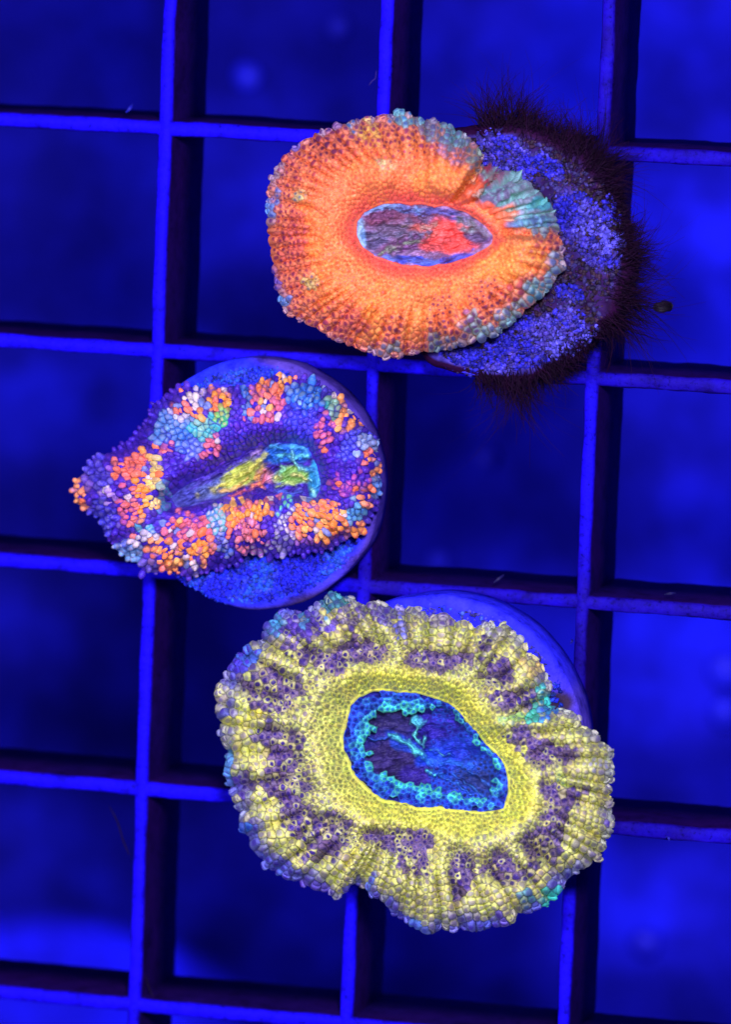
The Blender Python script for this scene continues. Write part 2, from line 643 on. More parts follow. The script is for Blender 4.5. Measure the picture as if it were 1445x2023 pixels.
def poisson(sampler, spacing, n_try, seed):
    """dart throwing; sampler(rng, n) -> (s, phi, x, y); spacing(x, y, s) -> px"""
    g = np.random.default_rng(seed)
    s, phi, x, y = sampler(g, n_try)
    r = spacing(x, y, s)
    cell = 30.0
    grid = {}
    keep = []
    ix = (x // cell).astype(int)
    iy = (y // cell).astype(int)
    xl, yl, rl = x.tolist(), y.tolist(), r.tolist()
    for i in range(n_try):
        ok = True
        for a in (-1, 0, 1):
            for b_ in (-1, 0, 1):
                for j in grid.get((ix[i] + a, iy[i] + b_), ()):
                    rr = 0.5 * (rl[i] + rl[j])
                    if (xl[i] - xl[j]) ** 2 + (yl[i] - yl[j]) ** 2 < rr * rr:
                        ok = False
                        break
                if not ok:
                    break
            if not ok:
                break
        if ok:
            grid.setdefault((ix[i], iy[i]), []).append(i)
            keep.append(i)
    k = np.array(keep)
    return s[k], phi[k], x[k], y[k], r[k]


def seg_dist(x, y, pts):
    d = np.full(x.shape, 1e9)
    for (ax, ay), (bx, by) in zip(pts[:-1], pts[1:]):
        vx, vy = bx - ax, by - ay
        t = np.clip(((x - ax) * vx + (y - ay) * vy) / (vx * vx + vy * vy), 0, 1)
        d = np.minimum(d, np.hypot(x - ax - t * vx, y - ay - t * vy))
    return d


def oral_disc(cor, base, parent, depth, layers, base_c, seed, rough=0.05, fold=0.03, fold_scale=16, nphi=620, nr=120, fold_ang=0.0, ridges=(), frill=None):
    """sunken, crumpled tissue of the mouth; ridges are folds (points, half width, height, colour)"""
    r = np.linspace(0.0, 1.06, nr)
    phi = np.linspace(-np.pi, np.pi, nphi, endpoint=False)
    Rr, PHI = np.meshgrid(r, phi, indexing='ij')
    ri = cor.ri(PHI)
    x = cor.cx + np.cos(PHI) * Rr * ri
    y = cor.cy + np.sin(PHI) * Rr * ri
    xl, yl = cor.cx + np.cos(PHI) * ri, cor.cy + np.sin(PHI) * ri
    zl = cor.height(np.zeros_like(PHI), PHI, xl, yl)
    keep = 1 - np.clip(Rr, 0, 1) ** 8
    z = zl - 0.05 * cor.H - depth * (1 - np.clip(Rr, 0, 1) ** 3.0)
    u = (x + 0.5 * (y - cor.cy)) / (fold_scale * 2.4)
    v = (y + fold_ang * (x - cor.cx)) / fold_scale
    cr = np.abs(fbm(u, v, seed + 3, 4))
    z = z + (rough * fbm(x / 30, y / 30, seed, 4) + fold * cr * 2) * keep
    X, Y = x.ravel(), y.ravel()
    c = np.tile(alb(base_c), (x.size, 1))
    c, _ = apply_layers(X, Y, c, c.copy(), layers, seed, warp=14)
    c = c * (0.75 + 2.2 * cr.ravel())[:, None] * (1 + 0.9 * fbm(X / 6, Y / 6, seed + 8, 3))[:, None]
    wx = x + 15 * fbm(x / 15, y / 15, seed + 11, 4)
    wy = y + 15 * fbm(x / 15 + 40, y / 15, seed + 12, 4)
    for (pts, hw, h, col) in ridges:
        d = seg_dist(wx, wy, pts) / (hw * (1 + 1.0 * fbm(x / 9, y / 9, seed + 13, 2)))
        m = np.exp(-d * d)
        z = z + h * m * keep
        mm = (np.clip(m * 1.25 - 0.15, 0, 1) * (0.85 + 0.9 * fbm(x / 4.5, y / 4.5, seed + 14, 2)) * sm(-0.22, 0.02, fbm(x / 17, y / 17, seed + 15 + len(pts), 2))).ravel()[:, None]
        mm = np.clip(mm, 0, 1)
        c = c * (1 - mm) + alb(col) * mm
    if frill is not None:
        g = np.random.default_rng(seed + 50)
        # vesicles of the frill: close packed, larger towards the free edge
        sx, sy = g.uniform(X.min(), X.max(), 9000), g.uniform(Y.min(), Y.max(), 9000)
        keep_i, cells = [], {}
        rad = np.where(g.random(9000) < 0.5, 7.5, 10.5)
        for k in range(9000):
            a_, b_ = int(sx[k] // 14), int(sy[k] // 14)
            if all((sx[k] - sx[q]) ** 2 + (sy[k] - sy[q]) ** 2 > (0.5 * (rad[k] + rad[q])) ** 2 for u_ in (-1, 0, 1) for v_ in (-1, 0, 1) for q in cells.get((a_ + u_, b_ + v_), ())):
                cells.setdefault((a_, b_), []).append(k)
                keep_i.append(k)
        sx, sy = sx[keep_i], sy[keep_i]
        f1, f2, i1 = nearest_two(X, Y, sx, sy)
        dd = np.clip(1 - (f2 - f1) / (f2 + f1 + 1e-9), 0, 1)
        ps = np.arctan2(sy - cor.cy, sx - cor.cx)
        rs = np.hypot(sx - cor.cx, sy - cor.cy) / cor.ri(ps)
        edge = frill(sx, sy, ps)                                   # inner limit of the frill for each vesicle
        inside = rs > edge + 0.24 * fbm(sx / 20, sy / 20, seed + 51, 3)
        t = np.clip((rs - edge) / (1.0 - edge), 0, 1)
        inside &= ~((t > 0.72) & (g.random(len(sx)) < 0.38))
        cy_ = (1 - sm(0.18, 0.60, t + g.normal(0, 0.12, len(sx))))[:, None]
        rimc = alb((44, 90, 255)) * (1 - cy_) + alb((96, 232, 250)) * cy_
        capc = alb((10, 16, 180)) * (1 - cy_) + alb((30, 130, 240)) * cy_
        bri = g.uniform(0.45, 1.2, (len(sx), 1))
        net = (0.5 + 0.5 * np.clip(4 * fbm(sx / 30, sy / 30, seed + 52, 2), -1, 1)) * (sx > 850)
        ins = inside[i1]
        w = sm(-0.14, 0.14, dd - 0.58)[:, None]
        fc = (capc[i1] * (1 - w) + rimc[i1] * w) * bri[i1]
        fz = (0.055 + 0.05 * (1 - t[i1])) * ins + 0.065 * np.clip(1 - dd ** 3, 0, 1) ** 0.6 * ins * bri[i1, 0]
        nz = 0.018 * np.clip(1 - dd ** 3, 0, 1) ** 0.6 * net[i1] * (~ins)
        z = z + ((fz + nz).reshape(z.shape)) * (1 - np.clip(Rr, 0, 1) ** 12)
        nm = (w[:, 0] * net[i1] * 0.85 * (~ins))[:, None]
        c = c * (1 - nm) + alb((30, 80, 235)) * nm
        im = ins[:, None] * 1.0
        c = c * (1 - im) + fc * im
    z = z - 0.04 * (Rr > 1.0)
    z[0, :] = z[0, :].mean()
    P = U(X, Y, z.ravel())
    o = mesh_obj('oral_disc', P - base, quads(nphi, nr), M_MOUTH, parent, np.clip(c, 0, 0.95))
    return o


def nearest_two(x, y, sx, sy, cell=26.0):
    """nearest and second nearest site for many points (binned search)"""
    n_ = len(x)
    f1 = np.full(n_, 1e9)
    f2 = np.full(n_, 1e9)
    i1 = np.zeros(n_, int)
    bx, by = np.floor(x / cell).astype(int), np.floor(y / cell).astype(int)
    sbx, sby = np.floor(sx / cell).astype(int), np.floor(sy / cell).astype(int)
    bins = {}
    for k, key in enumerate(zip(sbx.tolist(), sby.tolist())):
        bins.setdefault(key, []).append(k)
    code = (bx + 500) * 10000 + (by + 500)
    order = np.argsort(code, kind='stable')
    cs = code[order]
    cut = np.concatenate([[0], np.nonzero(np.diff(cs))[0] + 1, [n_]])
    for a, b_ in zip(cut[:-1], cut[1:]):
        idx = order[a:b_]
        cx_, cy_ = int(bx[idx[0]]), int(by[idx[0]])
        rad = 1
        cand = []
        while len(cand) < 2 and rad < 8:
            cand = [k for u in range(-rad, rad + 1) for v in range(-rad, rad + 1) for k in bins.get((cx_ + u, cy_ + v), ())]
            rad += 1
        cand = np.array(cand)
        d = np.hypot(x[idx][:, None] - sx[cand][None], y[idx][:, None] - sy[cand][None])
        o = np.argpartition(d, 1, axis=1)[:, :2]
        r_ = np.arange(len(idx))
        d0, d1 = d[r_, o[:, 0]], d[r_, o[:, 1]]
        sw = d1 < d0
        f1[idx] = np.where(sw, d1, d0)
        f2[idx] = np.where(sw, d0, d1)
        i1[idx] = cand[np.where(sw, o[:, 1], o[:, 0])]
    return f1, f2, i1


def coral_surface(cor, base, parent, base_col, layers, seed, sp_in, split, step, dome_in=0.5, dome_out=0.5, cap_in=0.5, cap_out=0.6,
                  n_try=60000, hard=(0.12, 0.9), keep_rim=0.3, sub_w=15.0, zones=(), ribs=None, speckle=0.0, bleed=0.35, flat=None, bead=None, bead_h=0.6, bead_w=1.0, bead_l=1.0, bead_sink=-0.1, mute=0.0, nphi=1100, ns=180, ground=(60, 35, 110), groove_w=0.8, n_single=300):
    """one continuous skin of close-packed vesicles, with the large ones on the rim as parts of their own"""
    g = np.random.default_rng(seed + 100)

    def sampler(gg, n_):
        s = np.where(gg.random(n_) < 0.45, gg.random(n_), np.sqrt(gg.random(n_)))
        phi = gg.uniform(-np.pi, np.pi, n_)
        x, y = cor.px(s, phi)
        return s, phi, x, y
    g2 = np.random.default_rng(seed + 7)
    s, phi, x, y, r = poisson(sampler, lambda x, y, s: sp_in(x, y, s) * g2.uniform(0.72, 1.25, len(x)), n_try, seed)
    def zone_of(p):
        for z_ in zones:
            if z_[0] < p < z_[1]:
                return z_
        return None
    spl = split(phi)
    for z_ in zones:
        spl = np.where((phi > z_[0]) & (phi < z_[1]), z_[2], spl)
    lim = spl + 0.24 * fbm(x / 40, y / 40, seed + 2, 2)
    k = (s < lim) & (s > 0.01)
    s, phi, r = s[k], phi[k], r[k] * 1.12
    nin = len(s)
    S2, P2, R2, W2, L2 = [], [], [], [], []
    for i in range(len(cor.mid_phi)):
        e0, e1 = cor.edge_phi[i], cor.edge_phi[i + 1]
        nsub = max(1, int(round(cor.col_w[i] / sub_w * g.uniform(0.8, 1.25))))
        zi = zone_of(cor.mid_phi[i])
        if zi is not None:
            nsub = max(1, int(round(cor.col_w[i] / zi[3])))
        cuts = np.linspace(0, 1, nsub + 1)
        cuts[1:-1] += g.normal(0, 0.12 / nsub, max(nsub - 1, 0))
        for q in range(nsub):
            p0 = e0 + (e1 - e0) * 0.5 * (cuts[q] + cuts[q + 1])
            ri0, ro0 = float(cor.ri(np.array([p0]))[0]), float(cor.ro(np.array([p0]))[0])
            span = ro0 - ri0
            zq = zone_of(p0)
            sp0 = float(split(np.array([p0]))[0]) if zq is None else zq[2]
            lo, hi = step if zq is None else zq[4]
            xx, yy = cor.px(np.array([sp0]), np.array([p0]))
            st = float(sp0 + 0.24 * fbm(xx / 40, yy / 40, seed + 2, 2)[0]) + 0.01 + g.uniform(0, 0.5) * lo / span
            fat = g.uniform(0.75, 1.3)
            while st < 1.0:
                L = g.uniform(lo, hi) * fat
                mid = st + 0.5 * L / span
                if mid > 1.0:
                    break
                rr = ri0 + span * mid
                w = cor.col_w[i] * (cuts[q + 1] - cuts[q]) * rr / ro0
                S2.append(mid)
                P2.append(p0 + g.normal(0, 0.10) * w / rr)
                R2.append(min(w, L))
                W2.append(w)
                L2.append(L)
                st += L / span
    s = np.concatenate([s, S2]); phi = np.concatenate([phi, P2]); r = np.concatenate([r, R2])
    W = np.concatenate([r[:nin], W2]); Ln = np.concatenate([r[:nin], L2])
    outer = np.arange(len(s)) >= nin
    x, y = cor.px(s, phi)
    hd = g.uniform(hard[0], hard[1], len(s))
    rim, cap = base_col(np.clip(s, 0, 1), phi, x, y, g)
    rim0 = rim.copy()
    rim, cap = apply_layers(x, y, rim, cap, layers, seed, hd)
    kr = (g.random((len(s), 1)) < keep_rim) * g.uniform(0.35, 0.85, (len(s), 1))
    rim = rim * (1 - kr) + rim0 * kr
    j = g.uniform(0.78, 1.15, (len(s), 1)) * g.uniform(0.94, 1.06, (len(s), 3))
    rim, cap = np.clip(rim * j, 0, 0.95), np.clip(cap * j * g.uniform(0.8, 1.2, (len(s), 1)), 0, 0.95)
    if speckle:
        sw = (g.random(len(s)) < speckle) & (rim[:, 0] > 0.25)
        pal = np.array([alb(c_) for c_ in ((70, 30, 200), (110, 130, 240), (255, 175, 110), (250, 120, 130), (215, 190, 230), (255, 120, 80))])
        pk = pal[g.integers(0, len(pal), len(s))]
        rim = np.where(sw[:, None], pk, rim)
        cap = np.where(sw[:, None], pk * 0.85, cap)
    # neighbouring vesicles share some of their colour
    if bleed:
        dd = np.hypot(x[:, None] - x[None], y[:, None] - y[None]).astype(np.float32)
        ww = np.exp(-(dd / 15.0) ** 2)
        ww /= ww.sum(1, keepdims=True)
        rim = rim * (1 - bleed) + (ww @ rim) * bleed
        cap = cap * (1 - bleed) + (ww @ cap) * bleed
    skin_rim, skin_cap = rim, cap
    if mute:                                   # the skin under the coloured tentacles keeps the ground colour
        mu = (g.random((len(s), 1)) < mute) * (rim[:, :1] > 0.25)
        skin_rim = rim * (1 - mu) + rim0 * mu
        skin_cap = cap * (1 - mu) + rim0 * mu
    dome = np.where(outer, dome_out, dome_in) * g.uniform(0.35, 1.4, len(s))
    capz = np.where(outer, cap_out, cap_in) * g.uniform(0.8, 1.15, len(s))

    # --- skin
    sv = np.concatenate([[-0.05, -0.04, -0.03, -0.02, -0.01], np.linspace(0, 1, ns), [1.02, 1.06, 1.12, 1.2, 1.3]])
    pv = np.linspace(-np.pi, np.pi, nphi, endpoint=False)
    SS, PP = [v.ravel() for v in np.meshgrid(sv, pv, indexing='ij')]
    P = cor.pos(SS, PP).reshape(len(sv), nphi, 3)
    # normals of the smooth carrier surface
    dS = np.gradient(P, axis=0)
    dP = np.roll(P, -2, 1) - np.roll(P, 2, 1)
    Nn = np.cross(dP, dS)
    Nn[:ns + 5] *= np.sign(Nn[:ns + 5, :, 2:3] + 1e-12)
    Nn /= np.linalg.norm(Nn, axis=2, keepdims=True) + 1e-12
    vx, vy = cor.px(SS, PP)
    # search in a plane where the steep rim is unrolled a little
    qx = vx + 4.5 * fbm(vx / 9, vy / 9, seed + 21, 3)
    qy = vy + 4.5 * fbm(vx / 9 + 50, vy / 9, seed + 22, 3)
    f1, f2, i1 = nearest_two(qx, qy, x, y)
    d = 1 - (f2 - f1) / (f2 + f1 + 1e-9)                       # 0 centre, 1 border
    d = np.clip(d, 0, 1)
    hgt = np.clip(1 - d ** 3.2, 0, 1) ** 0.6
    amp = dome[i1] * r[i1] / PXCM * sm(-0.03, 0.03, SS) * (1 - sm(1.0, 1.06, SS))
    fm = flat(vx, vy) if flat is not None else np.zeros(len(vx))
    amp = amp * (1 - fm)
    rib_m = None
    if ribs is not None:                       # a lobe of smooth, swollen radial ribs
        p0, p1, nr_, s0 = ribs
        uu = (PP - p0) / (p1 - p0)
        uu = uu + 0.07 * fbm(vx / 30, vy / 30, seed + 61, 2) + 0.05 * np.sin(uu * 9)
        rc = uu * nr_
        rd = np.abs(2 * (rc - np.floor(rc)) - 1)
        rib_m = sm(-0.02, 0.03, uu) * sm(1.02, 0.97, uu) * sm(s0, s0 + 0.14, SS + 0.12 * fbm(vx / 14, vy / 14, seed + 62, 2))
        ra = 0.10 * np.sqrt(np.clip(1 - rd ** 2.4, 0, 1)) + 0.02 * fbm(vx / 6, vy / 6, seed + 63, 3) - 0.08
        ra = ra - 0.05 * np.abs(fbm(vx / 16, vy / 16, seed + 64, 2))
        ra = ra * (1 - sm(0.94, 1.04, SS))
        amp = amp * (1 - rib_m)
        P = P + Nn * (rib_m * ra).reshape(len(sv), nphi, 1)
    P = P + Nn * (amp * (hgt - 0.45)).reshape(len(sv), nphi, 1)
    w = sm(-0.13, 0.13, d - capz[i1])[:, None]
    C = skin_cap[i1] * (1 - w) + skin_rim[i1] * w
    gr = sm(0.86, 0.97, d)[:, None] * groove_w * ((0.55 + 0.45 * sm(0.12, 0.4, SS)) * sm(-0.04, 0.02, SS))[:, None]
    C = C * (1 - gr) + alb(ground)[None] * gr
    if rib_m is not None:
        br, bc = base_col(np.clip(SS, 0, 1), PP, vx, vy, None)
        br, bc = apply_layers(vx, vy, br, bc, layers, seed)
        k1 = (sm(0.62, 0.86, rd + 0.5 * fbm(vx / 11, vy / 11, seed + 65, 2)) * sm(0.2, 0.5, SS))[:, None] * 0.5
        tone = (1 + 0.7 * fbm(vx / 20, vy / 20, seed + 66, 3))[:, None]
        rcol = (bc * tone) * (1 - k1) + alb((128, 200, 222)) * k1
        vein = (np.clip(1 - np.abs(fbm(vx / 15, vy / 15, seed + 67, 2)) * 14, 0, 1) * sm(0.25, 0.5, SS))[:, None] * 0.35
        rcol = rcol * (1 - vein) + alb((120, 210, 220)) * vein
        C = C * (1 - rib_m[:, None]) + rcol * rib_m[:, None]
    if flat is not None:
        br, bc = base_col(np.clip(SS, 0, 1), PP, vx, vy, None)
        br, bc = apply_layers(vx, vy, br, bc, layers, seed)
        C = C * (1 - fm[:, None]) + br * fm[:, None]
    body = mesh_obj('tissue', P.reshape(-1, 3) - base, quads(nphi, len(sv)), M_TISSUE, parent, np.clip(C, 0, 0.95))

    # --- single large vesicles
    if bead is not None:
        sc = bead(s, phi, x, y, r, outer, rim)
        if ribs is not None:
            sc = sc * ~((phi > ribs[0] - 0.03) & (phi < ribs[1] + 0.03))
        if flat is not None:
            sc = sc * (1 - flat(x, y))
        k = np.argsort(-sc)
        k = k[sc[k] > 0.5][:1400]
        cen, nrm, rad = cor.frame(s[k], phi[k])
        a = np.minimum(W[k], 17) * bead_w * g.uniform(0.46, 0.62, len(k)) / PXCM
        b_ = np.minimum(Ln[k], 18) * bead_w * bead_l * g.uniform(0.50, 0.85, len(k)) / PXCM
        V, C2 = bead_geometry(cen, nrm, rad, a, b_, np.minimum(a, b_) * bead_h * g.uniform(0.8, 1.4, len(k)), rim[k], cap[k], np.full(len(k), 0.72) * g.uniform(0.7, 1.2, len(k)), sink=bead_sink, lump=0.12, boxy=np.full(len(k), 0.6))
        bead_objects(V, C2, a * b_, base, body, n_single, 'vesicle', 'small_vesicles', M_TISSUE)
    return body


def small_beads(x, y, z, r_px, rim, cap, base, parent, name, mat, single=False, height=0.8, capsize=0.6, elong=1.0, up=0.35):
    x, y, z, r_px = [np.asarray(v, float) for v in (x, y, z, r_px)]
    N = len(x)
    cen = U(x, y, z)
    nrm = np.tile(np.array([0, 0, 1.0]), (N, 1)) + rng.normal(0, up, (N, 3))
    ang = rng.uniform(0, 2 * np.pi, N)
    rad = np.stack([np.cos(ang), np.sin(ang), 0 * ang], -1)
    V, C = bead_geometry(cen, nrm, rad, r_px / PXCM, r_px / PXCM * elong, r_px / PXCM * height, rim, cap, np.full(N, capsize), lump=0.28)
    bead_objects(V, C, r_px, base, parent, N if single else 0, name, name, mat)


def plug_mesh(name, cx, cy, r_px, z_top, thick, base, parent, colfun, rough, seed, bevel=0.06, nphi=220):
    """round frag plug: domed top, rounded shoulder, side wall and a stem that goes down into the rack"""
    c0 = U(cx, cy, z_top)
    R = r_px / PXCM
    prof = [(0.0, 0.0)] + [(R * t, 0.0) for t in np.linspace(0.04, 0.90, 40)]
    prof += [(R * (0.90 + 0.10 * math.sin(t)), -bevel * (1 - math.cos(t))) for t in np.linspace(0.2, math.pi / 2, 8)]
    prof += [(R * 1.0, -thick * 0.5), (R * 0.985, -thick * 0.92), (R * 0.95, -thick), (R * 0.36, -thick * 1.001), (R * 0.33, -thick - 0.9), (0.0, -thick - 0.95)]
    phi = np.linspace(0, 2 * np.pi, nphi, endpoint=False)
    V, C = [], []
    for (r, dz) in prof:
        x = c0[0] + np.cos(phi) * r
        y = c0[1] + np.sin(phi) * r
        k = r / R
        wob = 1 + rough * 0.35 * fbm(np.cos(phi) * 3 + seed, np.sin(phi) * 3, seed, 4) * (k > 0.5)
        x = c0[0] + np.cos(phi) * r * wob
        y = c0[1] + np.sin(phi) * r * wob
        z = z_top + dz + rough * (0.5 * fbm(x * 2.2, y * 2.2, seed + 1, 5)) * (1 if dz > -thick * 0.9 else 0)
        V.append(np.stack([x, y, z], -1))
        C.append(colfun(x, y, k, dz))
    return mesh_obj(name, np.concatenate(V) - base, quads(nphi, len(prof)), M_PLUG, parent, np.clip(np.concatenate(C), 0, 0.95))


# ============================================================================
# 1. orange coral on an overgrown rock plug
# ============================================================================
B1 = U(990, 497, 0.0)
frag1 = empty('coral_frag', B1, 'bright orange ruffled coral on a rough rock plug fringed with dark red algae', 'coral', 'coral frags on the rack')
out1 = [(529, 380), (536, 350), (548, 328), (566, 305), (586, 286), (608, 274), (627, 264), (658, 252), (690, 242), (720, 234), (760, 228), (800, 222),
        (830, 236), (862, 238), (905, 258), (932, 276), (946, 292), (956, 312), (984, 334), (1012, 340), (1043, 359), (1066, 380), (1090, 408), (1102, 436), (1103, 460),
        (1112, 480), (1113, 505), (1116, 530), (1092, 560), (1078, 582), (1050, 602), (1030, 622), (1005, 645), (972, 664), (925, 680), (880, 690), (832, 696),
        (788, 704), (755, 705), (718, 692), (682, 680), (652, 667), (632, 652), (606, 640), (582, 628), (556, 608), (550, 580), (541, 545), (538, 510), (531, 470), (527, 430)]
mou1 = [(700, 465), (702, 440), (715, 418), (740, 404), (770, 399), (810, 402), (860, 407), (905, 412), (938, 427), (962, 445), (979, 465), (974, 482),
        (950, 500), (915, 515), (870, 526), (820, 528), (770, 518), (735, 506), (712, 490)]
c1x, c1y = 838, 465
ph = lambda x, y, cx, cy: math.atan2(y - cy, x - cx)
cor1 = Coral(c1x, c1y, out1, mou1, 0.62, 0.54, 0.55,
             valleys=[(ph(957, 326, c1x, c1y), 0.05, 0.48, 0.0), (ph(1102, 463, c1x, c1y), 0.045, 0.16, 0.06), (ph(700, 240, c1x, c1y), 0.05, 0.05, 0.6),
                      (ph(870, 690, c1x, c1y), 0.05, 0.05, 0.6)],
             lobes=[(ph(1040, 395, c1x, c1y), 0.36, -0.16, 0.02), (ph(900, 300, c1x, c1y), 0.30, 0.09, 0.1)],
             ncol=58, seed=3, ridge=0.10)
GREY = (115, 130, 185)
lay1 = [
    # yellow-orange streaks and patches
    (735, 345, 45, 70, 0, (255, 138, 76), (235, 95, 75), .7), (725, 262, 22, 40, -8, (240, 190, 100), (170, 70, 110), .8),
    (880, 345, 70, 45, -20, (255, 146, 76), (235, 105, 75), .9), (820, 590, 120, 45, 0, (255, 138, 66), (240, 100, 62), .8),
    (1020, 520, 90, 36, -12, (255, 150, 72), (240, 112, 62), .9), (820, 635, 28, 50, 0, (255, 150, 85), (235, 110, 66), .9),
    (735, 640, 30, 50, 8, (255, 150, 70), (235, 110, 60), .8),
    (640, 560, 70, 50, 30, (255, 136, 66), (235, 98, 60), .8), (610, 450, 40, 60, 0, (255, 130, 60), (240, 105, 60), .8),
    # maroon windows between the pleats
    (640, 290, 45, 22, -20, (235, 110, 90), (120, 40, 95)), (800, 285, 55, 25, 0, (240, 130, 80), (140, 50, 95), .9),
    (575, 470, 28, 60, 0, (225, 95, 95), (150, 45, 90), .9), (690, 640, 38, 26, 15, (225, 100, 95), (150, 45, 85), .9),
    (590, 545, 28, 36, -20, (230, 100, 95), (145, 45, 90), .8), (780, 640, 26, 34, 0, (240, 110, 80), (110, 35, 90), .9),
    (870, 625, 26, 46, 0, (240, 115, 75), (105, 35, 90), .9), (965, 585, 36, 32, -30, (235, 110, 80), (115, 40, 90), .9),
    (1060, 500, 34, 16, -20, (240, 150, 90), (150, 70, 90), .8), (575, 330, 25, 30, -30, (230, 100, 90), (150, 45, 90), .7),
    # lilac and grey-teal end of the upper lobe
    (905, 290, 42, 34, 40, (200, 120, 150), (150, 110, 170)), (880, 262, 48, 22, 20, (95, 150, 190), (110, 115, 180)), (940, 318, 16, 30, -20, (120, 150, 160), (120, 120, 165)),
    (800, 234, 32, 16, 0, (95, 165, 205), (80, 130, 210)), (845, 250, 28, 22, 0, (110, 130, 180), (110, 95, 160), .9),
    (692, 252, 14, 12, 0, (90, 170, 230), (60, 140, 255)),
    # the grey-teal folded lobe
    (1040, 395, 78, 54, 30, (150, 150, 195), (140, 145, 192)), (1070, 400, 26, 14, -25, (110, 185, 215), (80, 160, 205)),
    (1055, 445, 50, 18, -8, (100, 150, 190), (85, 110, 180)), (975, 385, 24, 40, 35, (120, 115, 155), (110, 100, 155)),
    (1000, 425, 34, 16, -30, (250, 170, 110), (230, 120, 90), .9), (965, 420, 22, 12, 40, (255, 140, 80), (235, 100, 80), .9),
    # teal lower right edge
    (1062, 578, 42, 34, -40, (135, 185, 225), (95, 150, 205)), (1098, 535, 22, 24, 0, (120, 170, 225), (95, 120, 205)),
    (1010, 615, 30, 28, -30, (120, 175, 210), (105, 115, 180), .9), (930, 640, 24, 36, 0, (110, 180, 225), (110, 90, 170), .8),
    (975, 650, 30, 20, -20, (115, 165, 200), (85, 110, 180), .9), (880, 675, 40, 16, 0, (100, 150, 180), (80, 90, 170), .9), (770, 690, 30, 14, 0, (120, 160, 190), (95, 120, 180), .9),
    # blue bubbles on the left edge, striped pale spots
    (533, 400, 12, 40, 0, (90, 150, 255), (60, 110, 255)), (537, 490, 10, 40, 0, (70, 100, 250), (60, 80, 235)), (564, 600, 18, 14, 30, (70, 150, 255), (60, 130, 250)),
    (548, 555, 10, 26, 0, (90, 90, 235), (80, 60, 200)), (590, 292, 14, 12, 0, (110, 110, 235), (100, 80, 200)), (655, 252, 20, 9, -15, (130, 110, 200), (110, 70, 170)),
    (588, 386, 15, 14, 0, (215, 205, 160), (120, 125, 165)), (612, 556, 18, 17, 0, (225, 195, 140), (140, 110, 140)), (768, 326, 24, 9, 10, (190, 185, 150), (190, 120, 120)),
    (600, 645, 30, 9, 30, (150, 120, 200), (110, 80, 190), .8), (670, 680, 40, 8, 15, (190, 120, 170), (120, 80, 180), .8),
]


def base1(s, phi, x, y, g):
    w1 = sm(0.03, 0.20, s + 0.10 * fbm(x / 30, y / 30, 61, 2))[:, None]
    w2 = sm(0.52, 0.74, s + 0.25 * fbm(x / 35, y / 35, 62, 3))[:, None]
    red_r, red_c = alb((255, 98, 92)), alb((250, 78, 82))
    or_r, or_c = alb((255, 140, 88)), alb((236, 94, 68))
    up = sm(520, 330, y)[:, None] * 0.5
    or_r = or_r * (1 - up) + alb((255, 122, 92)) * up
    ou_r, ou_c = alb((255, 128, 96)), alb((160, 54, 92))
    rim = (red_r * (1 - w1) + or_r * w1) * (1 - w2) + ou_r * w2
    cap = (red_c * (1 - w1) + or_c * w1) * (1 - w2) + ou_c * w2
    e = sm(0.93, 1.0, s + 0.16 * fbm(x / 25, y / 25, 67, 2))[:, None] * 0.75
    rim = rim * (1 - e) + alb((130, 160, 225)) * e
    cap = cap * (1 - e) + alb((110, 90, 185)) * e
    return rim, cap


t1 = coral_surface(cor1, B1, frag1, base1, lay1, 3, lambda x, y, s: 7.8 + 2.6 * s, lambda p: 0.58 + 0.40 * sm(2.25, 2.6, np.abs(p)), (9, 22),
                   dome_in=0.55, dome_out=0.6, cap_in=0.50, cap_out=0.62, ground=(150, 45, 70), groove_w=0.55, n_try=90000, keep_rim=0.35, nphi=1100, ns=170,
                   sub_w=12.5, ribs=(ph(962, 322, c1x, c1y), ph(1104, 463, c1x, c1y), 6.0, 0.12),
                   bead=lambda s, phi, x, y, r, o, rim: (s > 0.95) * (1.0 + r), bead_h=0.6)
mouth_lay1 = [
    (760, 430, 40, 18, 0, (125, 70, 130), 0), (740, 470, 30, 18, 0, (100, 85, 150), 0), (800, 450, 60, 18, 0, (120, 95, 150), 0), (800, 485, 50, 14, -10, (125, 75, 150), 0),
    (895, 462, 55, 34, 0, (250, 85, 95), 0), (870, 480, 40, 18, 0, (235, 95, 110), 0), (835, 455, 30, 14, 0, (220, 110, 120), 0), (945, 460, 26, 20, 20, (110, 85, 150), 0),
    (925, 440, 26, 14, 30, (120, 120, 150), 0), (780, 415, 60, 9, 6, (100, 110, 200), 0), (860, 420, 60, 9, 4, (95, 85, 180), 0), (712, 460, 14, 34, 0, (120, 160, 250), 0),
    (730, 500, 24, 9, 30, (120, 150, 240), 0), (830, 516, 60, 9, 4, (70, 80, 225), 0), (900, 508, 40, 9, -14, (75, 70, 215), 0)]
